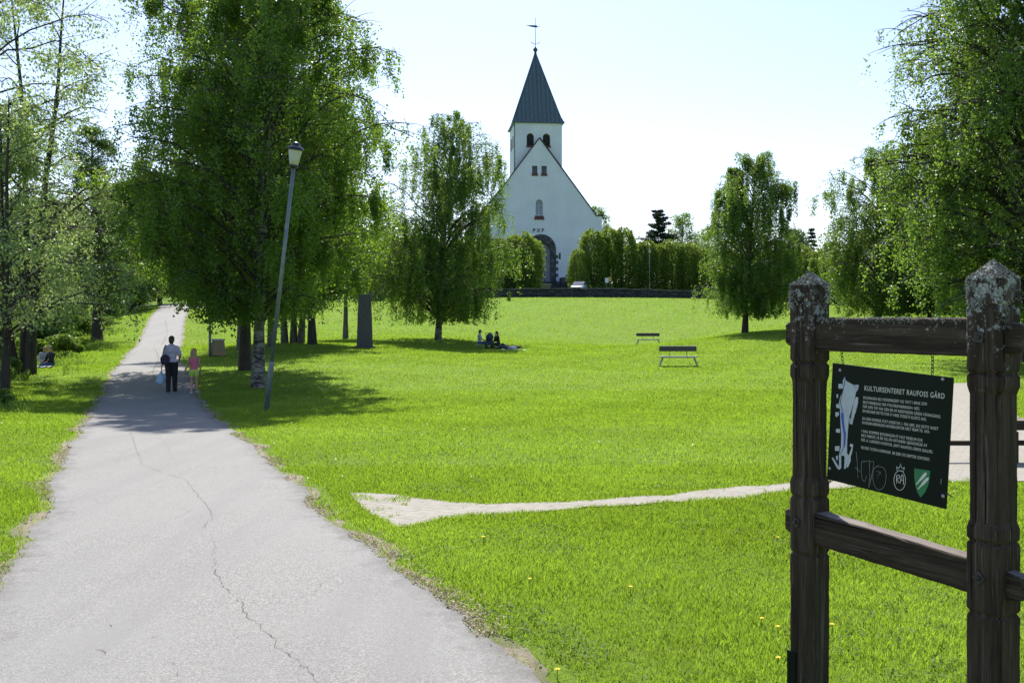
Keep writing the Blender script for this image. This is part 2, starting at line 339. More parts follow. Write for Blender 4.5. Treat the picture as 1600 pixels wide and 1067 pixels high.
tag(link('path_verge',grid_mesh('path_verge',vl),M['verge']),kind='structure')
P=strip(edgeL(ys),edgeR(ys),24,.016)
me=grid_mesh('path',P)
_a=me.attributes.new('edge','FLOAT','POINT'); _t=np.linspace(0,1,24); _e=np.minimum(_t,1-_t)*2.9*1.1; _a.data.foreach_set('value',np.tile(_e,len(ys)).astype(np.float32))
# cracks belong to the path: ribbons joined to it
def crack(pix,w=.010,seed=0):
    r=np.random.default_rng(seed); pts=[gp(*q) for q in pix]; out=[]
    for a,b in zip(pts[:-1],pts[1:]):
        n=max(3,int((b-a).length/.045))
        for i in range(n):
            t=i/n; p=a.lerp(b,t); out.append((p.x+r.normal()*.010,p.y+r.normal()*.010))
    out.append((pts[-1].x,pts[-1].y)); return out,w
cr=[([(335,885),(345,915),(368,940),(385,965),(410,990),(430,1005),(432,1018),(470,1040),(492,1064),(520,1090)],.011),
    ([(204,678),(212,700),(222,728),(258,742),(290,752),(306,772),(328,800),(332,815),(316,828)],.011),
    ([(240,729),(300,727),(420,722)],.012),([(330,835),(335,858),(336,885)],.006),([(90,802),(118,804),(112,808)],.01),([(225,795),(262,796)],.006),
    ([(70,742),(150,735),(240,730)],.012),([(300,800),(280,812),(262,816)],.007),([(400,990),(372,1004),(350,1008)],.006),([(432,1018),(452,1010)],.006),([(212,700),(190,712),(182,730)],.007),([(520,905),(500,916),(492,930)],.007),([(95,852),(200,845)],.005),([(150,1018),(165,1028)],.009),([(240,1000),(248,1000)],.008),([(235,673),(262,700),(268,720)],.006),
    ([(258,500),(262,520),(240,545),(248,560),(238,585)],.05),([(250,530),(200,560)],.03),([(280,1062),(260,1040)],.006),([(172,982),(176,984)],.01)]
cb=[];
for i,(px_,w) in enumerate(cr):
    pts,w=crack(px_,w,i); pts=np.array(pts); d=np.gradient(pts,axis=0); nrm=np.stack([-d[:,1],d[:,0]],-1); nrm/=np.maximum(np.linalg.norm(nrm,axis=1,keepdims=True),1e-6)
    ww=w*.16*(.0+1.5*np.random.default_rng(i).random(len(pts)))[:,None]
    a=pts+nrm*ww; b=pts-nrm*ww
    def z(p): return hh(p[:,0],p[:,1])+.016*(1+p[:,1]/60)+.004+.0002*p[:,1]
    A=np.column_stack([a,z(a)]); B=np.column_stack([b,z(b)])
    cb+= [ [A[k],A[k+1],B[k+1],B[k]] for k in range(len(pts)-1)]
bm=bmesh.new(); bm.from_mesh(me)
for q in cb:
    f=bm.faces.new([bm.verts.new(v) for v in q]); f.material_index=1
bm.normal_update()
for f in bm.faces:
    if f.normal.z<0: f.normal_flip()
bm.to_mesh(me); bm.free()
tag(link('path',me,[M['asphalt'],M['crack']]),kind='structure')
# side branch at the top of the path
t=np.linspace(0,1,60); bx=-33+9*t; 
B=np.stack([np.stack([bx,95+4*t+2.6*s,hh(bx,95+4*t+2.6*s)+.06],-1) for s in np.linspace(0,1,8)],1)
tag(link('side_path',grid_mesh('side_path',B),M['asphalt']),kind='structure')
# paved cross path
cf=[gp(*q) for q in [(571,797),(590,806),(620,823),(660,817),(700,812),(800,805),(900,797),(1000,790),(1100,782),(1232,771),(1300,767),(1420,758),(1560,748),(1700,742)]]
cbk=[gp(*q) for q in [(545,769),(575,770),(600,772),(650,779),(700,785),(800,790),(900,786),(1000,775),(1100,767),(1232,757),(1300,752),(1400,742),(1480,730),(1700,700)]]
CX=np.linspace(-1.75,6.6,240)
cfx=np.array([p.x for p in cf]); cfy=np.array([p.y for p in cf]); cbx=np.array([p.x for p in cbk]); cby=np.array([p.y for p in cbk])
def crossF(X): return np.where(X<cfx[0],np.interp(X,[cbx[0],cfx[0]],[cby[0],cfy[0]]),np.interp(X,cfx,cfy))+wob(X*1.3,11,.055)
def crossB(X): return np.interp(X,cbx,cby)+wob(X*1.3,12,.055)
Fy=crossF(CX); By=np.maximum(crossB(CX),Fy+.02)
G=np.stack([np.stack([CX,Fy*(1-s)+By*s,hh(CX,Fy*(1-s)+By*s)+.012],-1) for s in np.linspace(0,1,8)],1)
tag(link('paved_path',grid_mesh('paved_path',G),M['paver']),kind='structure')
ry=np.linspace(10.6,31,160)
def rL(Y): return .4587*Y-.12+wob(Y,21,.04)
def rR(Y): return .4587*Y+1.25+wob(Y,22,.04)
G=np.stack([np.stack([rL(ry)*(1-s)+rR(ry)*s,ry,hh(rL(ry)*(1-s)+rR(ry)*s,ry)+.022],-1) for s in np.linspace(0,1,8)],1)
tag(link('gravel_walk',grid_mesh('gravel_walk',G),M['paver']),kind='structure')
# river on the left
me=grid_mesh('river',np.array([[[-200,5,-1.75],[-34,5,-1.75]],[[-200,140,-1.75],[-40,140,-1.75]]],float)); tag(link('river',me,M['water']),kind='structure')
# ------------------------------------------------------------------ grass
def in_paving(X,Y,m=.0):
    a=(X>edgeL(Y)+m)&(X<edgeR(Y)-m)&(Y<118)
    b=(X>-1.7)&(X<6.6)&(Y>crossF(X)+m)&(Y<crossB(X)-m)
    c=(Y>10.6)&(Y<31)&(X>rL(Y)+m)&(X<rR(Y)-m)
    return a|b|c
def fbm(X,Y,seed,f0):
    r=np.random.default_rng(seed); o=0
    for k in range(6):
        a=r.random()*6.3; f=f0*1.8**k; c,s=math.cos(a),math.sin(a); o=o+np.sin((X*c+Y*s)*f+r.random()*6)*np.sin((X*s-Y*c)*f*1.1+r.random()*6)/1.4**k
    return o
def blades(n,y0,y1,hgt,wid,seed,pw=1.0,half=.60,sel=None):
    r=np.random.default_rng(seed)
    u=r.random(n); Y=(y0**(2-pw)+(y1**(2-pw)-y0**(2-pw))*u)**(1/(2-pw)) if pw!=2 else y0*(y1/y0)**u
    X=(r.random(n)*2-1)*(half*Y+1.2)
    k=~in_paving(X,Y,.05)
    onx=(X>-1.75)&(X<6.6)&(Y<12)&in_paving(X,Y,.05)&~((X>edgeL(Y)-.1)&(X<edgeR(Y)+.1)); k|=onx&((fbm(X,Y,41,3.1)>1.15)|((X<-1.0)&(fbm(X,Y,43,4)>.05)))&(r.random(n)<.6)
    dl=np.minimum(np.abs(X-edgeL(Y)),np.abs(X-edgeR(Y))); k&=~((dl<.22)&(fbm(X,Y,17,1.6)<-.15)&(r.random(n)<.85)); k&=~((dl<.12)&(r.random(n)<.3))
    if sel is not None: k&=sel(X,Y)
    if y1<100 and sel is None: k&=r.random(n)<np.clip((y1*1.3-Y)/(y1*.6),0,1)
    X=X[k];Y=Y[k];n=len(X); Z=hh(X,Y)
    cl=fbm(X,Y,seed+5,2.2); s=np.clip(Y/y0,1,3)**.75
    H=hgt*np.minimum(s,1.25)*(.6+.8*r.random(n))*(1+.22*np.clip(cl,-1.5,1.5)); wd=wid*s*(.7+.6*r.random(n))
    az=r.random(n)*6.283; ln=r.random(n)**1.2*.9; la=r.random(n)*6.283
    B=np.stack([X,Y,Z-.004],-1); w=np.stack([np.cos(az),np.sin(az),np.zeros(n)],-1)*wd[:,None]*.5
    L=np.stack([np.cos(la)*ln,np.sin(la)*ln,np.zeros(n)],-1)*H[:,None]; U=np.zeros((n,3)); U[:,2]=H
    mid=B+L*.35+U*.6; tip=B+L*1.0+U
    V=np.stack([B-w,B+w,mid+w*.75,tip,mid-w*.75],1)
    rnd=np.clip(.45+.27*fbm(X,Y,91,.7)+.10*cl+.26*r.normal(size=n),0,1); return V,rnd
Vs=[];Rs=[]
for a in [(520000,3.6,12,.027,.0032,1,1),(430000,7.5,30,.029,.0065,2,1),(330000,18,78,.034,.017,3,1.2),(280000,42,112,.045,.036,4,1.0)]:
    v,q=blades(*a[:6],pw=a[6]); Vs.append(v); Rs.append(q)
tag(link('lawn_grass',polymesh('lawn_grass',np.concatenate(Vs),5,np.concatenate(Rs)),M['grass']),'short mown green grass covering the park lawn','grass',kind='stuff')
# tufts creeping onto the pavement edge and longer bank grass at left
v,q=blades(240000,22,80,.17,.018,9,1.1,.66,lambda X,Y:(~((np.abs(X/Y*1500+728)<26)&(Y<44)&(Y>26)))&(X<edgeL(Y)-2.2-1.0*np.sin(Y*.5)-.0*Y)&(X>-48)&(fbm(X,Y,3,.5)>-.35))
tag(link('bank_grass',polymesh('bank_grass',v,5,q),M['weed']),'tall rough grass and weeds on the river bank','grass',kind='stuff')
# clover and straw litter
def flat(P_,size,r,flatness=2.5,asp=.8):
    n=len(P_); a=r.normal(size=(n,3)); a[:,2]*=.35; a/=np.linalg.norm(a,axis=1,keepdims=True); nn=r.normal(size=(n,3))*.45; nn[:,2]+=1; b=np.cross(nn,a); b/=np.linalg.norm(b,axis=1,keepdims=True)
    s_=(size*(.6+.8*r.random(n)))[:,None]; return np.stack([P_-a*s_*.5,P_+b*s_*asp*.5,P_+a*s_*.5,P_-b*s_*asp*.5],1)
r=np.random.default_rng(301); n=90000; Y=3.8*(14/3.8)**r.random(n); X=(r.random(n)*2-1)*(.6*Y+.8); k=(~in_paving(X,Y,-.05))&(fbm(X,Y,61,1.7)>.75); X=X[k];Y=Y[k]; n=len(X)
Z=hh(X,Y)+.012+.028*r.random(n); tag(link('clover',polymesh('clover',flat(np.stack([X,Y,Z],-1),.013+.0008*Y,r),4,.1+.5*r.random(n)),M['thuja']),'low clover and broad weed leaves mixed into the lawn','ground cover',kind='stuff')
r=np.random.default_rng(302); n=15000; Y=3.5*(24/3.5)**r.random(n); sd_=r.random(n)<.6; off=np.abs(r.normal(size=n))*.13-.05; X=np.where(sd_,edgeR(Y)+off,edgeL(Y)-off); k=(fbm(X,Y,71,1.3)>.1); X=X[k];Y=Y[k];n=len(X)
Z=hh(X,Y)+.018+.014*r.random(n); tag(link('dry_litter',polymesh('dry_litter',flat(np.stack([X,Y,Z],-1),.022+.001*Y,r,asp=.28),4),leafmat('straw_flake',(.16,.115,.07),(.55,.46,.32),(.4,.33,.2),.2,.8,.2)),'dry grass clippings and leaf litter along the path edges','litter',kind='stuff')
# white daisies as specks
r=np.random.default_rng(77); n=260; Y=7+r.random(n)**.7*42; X=(r.random(n)*2-1)*.6*Y; k=~in_paving(X,Y,-.1); X=X[k];Y=Y[k]; Z=hh(X,Y)+.045; n=len(X)
s=.006*(1+Y/14); V=np.stack([np.stack([X+s*math.cos(a),Y+s*math.sin(a),Z+.004*np.sin(a*3+X*9)],-1) for a in np.arange(6)*math.pi/3],1)
tag(link('lawn_daisies',polymesh('lawn_daisies',V,6),M['white']),'scattered tiny white daisies in the lawn','flowers',kind='stuff')
# dandelions
fl=thing('dandelion','yellow dandelion in the lawn below the middle of the paved path','flower',gp(755,852),0,'dandelions in the lawn')
b=MB(); b.tube([(0,0,-.01),(.003,.002,.04),(.0,.0,.062)],.0022,5); b.build('stem',M['bush'],fl)
V=[]; r=np.random.default_rng(5)
for i in range(70):
    a=r.random()*6.28; R_=.006+.014*r.random(); e=.003+.010*(1-R_/.02); ca,sa=math.cos(a),math.sin(a)
    V.append([(0,0,.062),(ca*R_*.6-sa*.003,sa*R_*.6+ca*.003,.066+e),(ca*R_,sa*R_,.066+e*.8),(ca*R_*.6+sa*.003,sa*R_*.6-ca*.003,.066+e)])
link('flower_head',polymesh('flower_head',np.array(V),4),M['dandelion'],fl)
for q,l in [((985,930),'yellow dandelion right of the first, halfway to the timber sign'),((1215,994),'yellow dandelion just left of the left sign post, upper one'),((1216,1044),'yellow dandelion just left of the left sign post, lowest one'),((871,1062),'yellow dandelion at the bottom edge beside the path verge'),
   ((828,917),'yellow dandelion in the lawn near the asphalt edge'),((1190,980),'small yellow dandelion a hand left of the post'),((1300,990),'yellow dandelion seen just right of the left sign post'),((1215,850),'yellow dandelion left of the post at lower rail height'),((1036,790),'yellow dandelion at the rim of the paved path'),((395,840),'yellow dandelion')][:9]:
    dup(fl,gp(*q),random.random()*6,l,(.85,.85,.8))
# ------------------------------------------------------------------ trees
def leaves(Pn,size,r,flat=.0,asp=.72,down=.5):
    n=len(Pn); a=r.normal(size=(n,3)); a[:,2]-=down*1.5; a/=np.linalg.norm(a,axis=1,keepdims=True)
    b=r.normal(size=(n,3)); b[:,2]+=flat; b-=a*(a*b).sum(1,keepdims=True); b/=np.linalg.norm(b,axis=1,keepdims=True)
    s=(size*(.65+.7*r.random(n)))[:,None]; c=np.cross(a,b)*.12*s
    return np.stack([Pn-a*s*.5,Pn+b*s*asp*.5+c,Pn+a*s*.5,Pn-b*s*asp*.5+c],1)
PROF={'birch':([0,.12,.3,.5,.7,.85,1],[.90,1,1,.98,.9,.70,.35]),
      'willow':([0,.3,.55,.8,1],[1,1,.7,.4,.15]),
      'big':([0,.15,.35,.55,.75,.9,1],[.45,.78,1,1,.85,.6,.25]),
      'mid':([0,.15,.35,.5,.62,.8,1],[.5,.85,1.05,1,.76,.5,.2]),
      'round':([0,.15,.4,.65,.85,1],[.55,.9,1,.9,.62,.15]),
      'column':([0,.15,.5,.8,1],[.7,.95,1,.75,.1]),
      'alder':([0,.2,.45,.7,.9,1],[.6,1,.85,.6,.35,.08])}
def gen_tree(name,seed,H,R,base,nl,nleaf,ls,prof='birch',droop=1.2,up=.8,tr=.2,spread=.16,stems=((0,0,0,0),),barren=.0,sx=1.0,mats=('bark_birch','birch'),lumpy=.35):
    r=np.random.default_rng(seed); mb=MB(); anc=[]; lens=[]; wts=[]
    px_,pv=PROF[prof]; ph=r.random(6)*6.28
    tcs=[]
    for (ox,oy,lx,ly) in stems:
        k=9; tt=np.linspace(0,1,k); w=np.cumsum(np.cumsum(r.normal(size=(k,2))*.010*H/5*(1.8 if prof in('alder','willow') else .8),0),0); w-=w[0]
        x=ox+lx*tt*H+w[:,0]; y=oy+ly*tt*H+w[:,1]; pts=np.stack([x,y,tt*H*.96-.15*(tt==0)],-1); lw=None
        sr=tr*(1 if len(stems)==1 else .75)
        mb.tube([Vector(p) for p in pts],[sr*(1.35 if i==0 else 1)*(1-.93*t_)**.9+.008 for i,t_ in enumerate(tt)],9,cap=False); tcs.append((tt,pts))
    for i in range(nl):
        tt,pts=tcs[i%len(tcs)]
        f=(i+r.random())/nl; f=f**.9; zt=base+(1-base)*f; az=i*2.39996+r.normal()*.35
        env=np.interp(f,px_,pv)*(1+lumpy*(.5*math.sin(az*2+ph[0]+f*5)+.5*math.sin(az*3+ph[1]-f*9)))
        L=R*env*(.72+.42*r.random())*(1 if r.random()>.08 else 1.1); L=max(L,.3)
        zs=max(zt*H-L*up*.55,base*H*.75); zs=min(zs,H*.93)
        p0=np.array([np.interp(zs/H,tt,pts[:,0]),np.interp(zs/H,tt,pts[:,1]),zs])
        m=7; s=np.linspace(0,1,m); daz=az+np.cumsum(r.normal(size=m)*.08)
        zz=p0[2]+L*(up*1.15*s-.55*up*s**2-(.0 if droop<.6 else .18)*s**3)+np.cumsum(r.normal(size=m)*.03*L); zz=np.minimum(zz,H)
        xx=p0[0]+np.cos(daz)*L*s*sx; yy=p0[1]+np.sin(daz)*L*s; LP=np.stack([xx,yy,zz],-1); LP[0]=p0
        lr=max(.012,tr*.34*(1-zs/H*.7)*min(1,L/R+.3)); mb.tube([Vector(p) for p in LP],[lr*(1-.85*q)+.006 for q in s],5,cap=False,mi=1)
        ns=int(4+L*2.6); lwt=(.25+1.5*r.random()**1.6)
        for j in range(ns):
            q=.22+.78*(j+r.random())/ns; b0=np.array([np.interp(q,s,LP[:,c]) for c in range(3)])
            bl=L*.36*(1.15-q*.6)*(.5+r.random()); ba=az+(1 if j%2 else -1)*(.3+1.1*r.random()); be=r.normal()*.35+.25*up
            d=np.array([math.cos(ba)*sx,math.sin(ba),math.sin(be)]); kk=4; u=np.linspace(0,1,kk)[:,None]; BP=b0+d*bl*u+np.array([0,0,-.25*min(droop,1.5)*bl])*u**2
            mb.tube([Vector(p) for p in BP],[lr*.3*(1-.8*v[0])+.003 for v in u],3,cap=False,mi=1)
            na=max(2,int(bl/.34)); uu=r.random(na)*.95+.05
            A=np.stack([np.interp(uu,u[:,0],BP[:,c]) for c in range(3)],-1); anc.append(A); lens.append(droop*(.25+r.random(na)*.9)*min(1,.35+L/R*.8)); wts.append(np.full(na,lwt*(.12+r.random()**2)*(0.12 if r.random()<barren else 1)))
        A=LP[3:]; anc.append(A); lens.append(droop*(.3+r.random(len(A))*.7)); wts.append(np.full(len(A),.4*lwt))
    anc=np.concatenate(anc); lens=np.concatenate(lens); wts=np.concatenate(wts); wts=wts*(.1+r.random(len(wts))**1.5); wts/=wts.sum()
    idx=r.choice(len(anc),nleaf,p=wts); u=r.random(nleaf)
    Pn=anc[idx]+r.normal(size=(nleaf,3))*spread*np.array([1,1,.8])
    Pn[:,2]-=lens[idx]*u; sway=(r.normal(size=(len(anc),2))*.07)[idx]; Pn[:,:2]+=sway*(lens[idx]*u)[:,None]
    zm=base*H*(.5+.35*r.random(len(anc)))[idx]; Pn[:,2]=np.where(Pn[:,2]<zm,zm+(zm-Pn[:,2])*.6,Pn[:,2])
    rnd=np.clip(.5+.22*(r.normal(size=len(anc)))[idx]+.2*r.normal(size=nleaf),0,1)
    return mb.mesh(name+'_trunk'),polymesh(name+'_crown',leaves(Pn,ls,r),4,rnd),mats
def plant(name,label,gen,loc,rz=0,group=None,cat='tree',sc=None):
    t=thing(name,label,cat,loc,rz,group)
    if sc: t.scale=sc
    link('trunk',gen[0],[M[gen[2][0]],M['bark']],t); link('crown',gen[1],M[gen[2][1]],t); return t
GB='birches and park trees beside the path'
# big left group
T1=gen_tree('b1',11,17.5,3.75,.15,130,190000,.085,'mid',1.3,1.15,.17,.09,lumpy=.14)
T2=gen_tree('b2',12,17.5,4.5,.15,130,195000,.092,'big',1.3,1.15,.20,.10,lumpy=.14,mats=('bark','birch'))
plant('birch_tree','tall birch with white peeling trunk beside the leaning street lamp',T1,at(403,30.7),.4,GB)
plant('birch_tree','tall dark trunked tree directly behind the white trunked birch, over the path',T2,at(383,36.5),1.9,GB)
T3=gen_tree('b3',13,15.5,3.4,.17,80,60000,.12,'big',1.5,1.0,.2,.16,mats=('bark_grey','birch'))
plant('birch_tree','grey trunked birch behind the pair, left of the leaning lamp pole',T3,at(377,50),.7,GB)
plant('birch_tree','dark slim tree just right of the leaning lamp pole foot',T3,at(424,51),3.4,GB,sc=(.85,.85,.95))
T4=gen_tree('b4',14,14,3.5,.17,90,65000,.12,'big',1.5,1.0,.24,.16,stems=((-.5,0,-.045,0),(0,.1,.0,.02),(.45,0,.055,0)),mats=('bark_grey','birch'))
plant('birch_tree','three stemmed tree in the shade left of the stone pillar',T4,at(458,57),0,GB)
plant('birch_tree','forked dark tree nearest the stone pillar, left of it',gen_tree('b5',15,12,2.9,.22,70,42000,.12,'big',1.3,1.0,.22,.16,mats=('bark','birch')),at(488,55),1,GB)
plant('birch_tree','pale leafy birch whose crown shows above the stone pillar',gen_tree('b6',16,12,2.6,.30,50,26000,.14,'big',1.2,1.0,.2,.18,mats=('bark_grey','birch2')),at(540,68),1,GB,sc=(.85,.85,.92))
# solitary birches
TF=gen_tree('f',21,15.8,4.5,.12,115,150000,.11,'birch',2.4,1.2,.20,.08,lumpy=.32,stems=((0,0,.075,0),),mats=('bark_birch','birch2'))
plant('weeping_birch','wide weeping birch with low crown shading the picnic, left of the church',TF,at(684,66),0,'solitary birches on the lawn')
TG=gen_tree('g',22,13.4,3.35,.13,100,120000,.11,'birch',2.2,1.2,.20,.08,lumpy=.18,stems=((0,0,.03,0),),mats=('bark','birch2'))
plant('weeping_birch','weeping birch with dark trunk on the lawn behind the two benches',TG,at(1164,70),0,'solitary birches on the lawn')
# right hand trees
GR='trees at the right edge of the park'
TH=gen_tree('h',31,23,6.0,.10,165,200000,.115,'round',1.9,.9,.38,.11,mats=('bark','birch2'),lumpy=.12)
plant('large_tree','broad spreading tree filling the right edge above the timber sign',TH,at(1615,40),1.1,GR)
TI=gen_tree('i',32,14.5,3.6,.09,90,80000,.12,'birch',2.4,1.2,.24,.10,mats=('bark','birch2'),lumpy=.5)
plant('weeping_birch','weeping birch behind the large right tree, nearest the open sky',TI,at(1372,76),1.0,GR,sc=(1.1,1.1,1.0))
plant('weeping_birch','weeping birch between the two timber posts, far side of lawn',TI,at(1455,72),3.2,GR)
plant('weeping_birch','dense weeping birch right of the right timber post',TI,at(1570,66),5.2,GR,sc=(1.1,1.1,1.1))
# left river trees
TA=gen_tree('a',41,14,3.6,.22,52,17000,.085,'alder',.8,1.0,.21,.13,stems=((-.3,0,-.075,0),(.18,.1,.03,0),(-.05,.25,-.02,.03)),barren=.45,mats=('bark','willow'),lumpy=.5)
GA='grey leaved trees on the river bank'
plant('willow_tree','silvery leaved willow with three dark stems beside the seated pair',TA,at(37,33),0,GA)
TA2=gen_tree('a2',42,15,4.0,.2,58,25000,.09,'alder',.8,.9,.15,.2,stems=((0,0,-.03,0),(.3,0,.03,.02)),barren=.45,mats=('bark','willow'),lumpy=.5)
plant('willow_tree','silvery leaved willow cut by the left edge of the photo',TA2,at(-70,28),1,GA)
TW=gen_tree('w',46,8.5,3.3,.24,48,16000,.08,'willow',.8,.8,.12,.12,stems=((0,0,-.05,0),(.2,0,.04,.02)),mats=('bark','willow'),lumpy=.3)
plant('willow_tree','low bushy silvery willow at the left edge before the three stems',TW,at(8,26.5),2,GA)
plant('willow_tree','silvery leaved willow standing behind the seated pair',TA2,at(30,47),3,GA,sc=(.8,.8,.9))
TB=gen_tree('bb',43,15.0,3.7,.2,80,50000,.11,'alder',.7,.8,.30,.17,barren=.2,mats=('bark','alder'),lumpy=.4)
plant('alder_tree','tall alder with straight dark trunk on the bank left of the path',TB,at(152,64),.3,'alders left of the path')
TBG=gen_tree('bg',44,13,4.2,.10,70,26000,.26,'round',.9,.7,.26,.35,mats=('bark','alder'))
TBG2=gen_tree('bg2',45,15,4.4,.10,70,26000,.27,'birch',1.2,.7,.24,.35,mats=('bark','birch2'))
GW='background trees beyond the river bank and path'
for g,px_,Y,s,l in [(TBG,250,112,.9,'dark tree standing beside the top end of the path'),(TBG2,205,100,.9,'tree left of the path top, behind the alder'),(TBG,100,96,.85,'round tree left of the tall alder trunk'),
    (TBG2,60,84,.8,'tree behind the willow stems across the river'),(TBG,15,100,1.0,'tree across the river at the left edge, behind willows'),(TBG2,-60,90,1.0,'tree outside the left corner across the river'),
    (TBG2,160,118,.85,'distant tree between the alder and the path top'),(TBG,300,125,1.0,'tree right of the path top under the birch branches'),(TBG2,345,116,.85,'tree behind the far lamp pole'),
    (TBG,400,130,.9,'distant tree seen between the birch trunks'),(TBG2,450,124,.8,'distant tree behind the three stemmed tree'),(TBG,500,132,.8,'distant tree left of the hedge above the lawn'),(TBG,550,136,.75,'distant rounded tree above the stone pillar'),
    (TBG2,590,140,.72,'distant birch between pillar and weeping birch'),(TBG,200,140,1.1,'tree beyond the bend of the path, furthest left'),(TBG,130,78,.55,'low leafy tree at the foot of the bank slope'),(TBG2,85,66,.45,'small leafy tree right behind the seated pair')]:
    plant('background_tree',l,g,at(px_,Y),px_*.37,GW,sc=(s,s,s))
for g,px_,Y,s,l in [(TBG,1240,135,.78,'dark tree behind the hedge right of the bench birch'),(TBG,1300,128,.62,'dark tree behind the left timber post'),(TBG2,1350,118,.62,'background tree above the end of the dark wall'),(TBG,1420,108,.7,'background tree over the upper rail of the sign'),
    (TBG,1500,104,.8,'background tree just left of the right timber post'),(TBG2,1590,98,.9,'background tree at the right edge of the photo'),(TBG,1680,90,1,'background tree beyond the right edge')]:
    plant('background_tree',l,g,at(px_,Y),px_*.37,'background trees beyond the right lawn',sc=(s,s,s))
# airy birches and conifers on the horizon
TL=gen_tree('l',51,14.5,3.4,.15,60,15000,.22,'birch',1.6,.9,.2,.25,mats=('bark_grey','birch2'),lumpy=.5)
plant('distant_birch','airy distant birch above the hedge beside the pine',TL,at(1068,158,-1),0,'distant birches',sc=(1,1,.96))
plant('distant_birch','distant birch peeping out behind the right church corner',TL,at(936,178,-1),2,'distant birches',sc=(.9,.9,1.1))
plant('distant_birch','distant birch tops between pine and hedge, right of the airy one',TL,at(1105,150,-1),4,'distant birches',sc=(.9,.9,.8))
def conifer(name,seed,H,R,base,tiers,n,ls,pine=False):
    r=np.random.default_rng(seed); mb=MB(); mb.tube([(0,0,-.2),(.05,0,H*.5),(0,.03,H)],[.22,.13,.02],7,cap=False); P_=[]
    for i in range(tiers):
        f=(i+.5)/tiers; z=H*(base+(1-base)*f); L0=R*((1-f)**.8 if not pine else (.12+.88*(1-f)**.75)*(.75+.4*r.random()))
        for j in range(7 if not pine else 5):
            if r.random()<.15: continue
            a=r.random()*6.28; L=L0*(.6+.6*r.random())+.15; e=np.array([math.cos(a)*L,math.sin(a)*L,(-.25 if not pine else .22)*L+r.normal()*.1])
            mb.tube([(0,0,z),tuple(np.array([0,0,z])+e)],[.05,.012],4,cap=False)
            k=int(n/(tiers*5)); s=.25+.75*r.random(k); P_.append(np.array([0,0,z])+e*s[:,None]+r.normal(size=(k,3))*np.array([.22,.22,.12])*(.5+L*.25))
    P_=np.concatenate(P_); return mb.mesh(name+'_trunk'),polymesh(name+'_crown',leaves(P_,ls,r,asp=.3,down=.1),4),('bark','conifer')
plant('pine_tree','dark pine above the hedge right of the church',conifer('pine',5,13.5,4.0,.3,17,30000,.30,True),at(1028,152,-.5),0,None,sc=(1,1,.98))
plant('spruce_tree','small dark spruce tip poking up right of the bench birch',conifer('spr',6,10.5,1.9,.15,16,7000,.28),at(1268,140,-.2),0,None)
# columnar hedge trees
def column(seed,H,R,n,ls):
    r=np.random.default_rng(seed); mb=MB(); P_=[]; w=[]
    ph=r.random(4)*6.28
    for k in range(7):
        a=k*.9+r.random(); mb.tube([(0,0,-.2),(math.cos(a)*R*.3,math.sin(a)*R*.3,H*.4),(math.cos(a)*R*.45,math.sin(a)*R*.45,H*.85)],[.09,.05,.01],5,cap=False)
    f=r.random(n)**.85; a=r.random(n)*6.283; st=26; ai=np.floor(a/6.283*st); off=r.random(st)[ai.astype(int)%st]
    rr=R*np.interp(f,[0,.1,.45,.8,.95,1],[.82,.93,1,.93,.66,.25])*(1+.10*np.sin(a*3+ph[0]+f*6)+.06*np.sin(a*7+ph[1]))*(.80+.18*off+.13*r.normal(size=n))
    z=H*f*(.93+.12*off); P_=np.stack([rr*np.cos(a),rr*np.sin(a),z+.1],-1)
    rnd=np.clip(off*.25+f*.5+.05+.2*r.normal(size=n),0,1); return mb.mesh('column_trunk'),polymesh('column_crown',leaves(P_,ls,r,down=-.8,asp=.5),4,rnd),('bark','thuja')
cols=[column(s,1,1,7500,1) for s in ()]
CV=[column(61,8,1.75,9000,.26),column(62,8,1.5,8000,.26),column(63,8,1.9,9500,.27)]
def coltree(px_,Y,ytop,wpx,lab,i):
    p=at(px_,Y); zt=EYE-(ytop-HY)/F*Y; Hh=zt-p.z; hw=wpx/F*Y/2
    R0=[1.75,1.5,1.9][i%3]; plant('hedge_tree',lab,CV[i%3],p,i*2.3,'clipped columnar hedge trees along the churchyard',sc=(hw/R0*1.22,hw/R0*1.22,Hh/8.1*(1+.03*math.sin(i*2.7))))
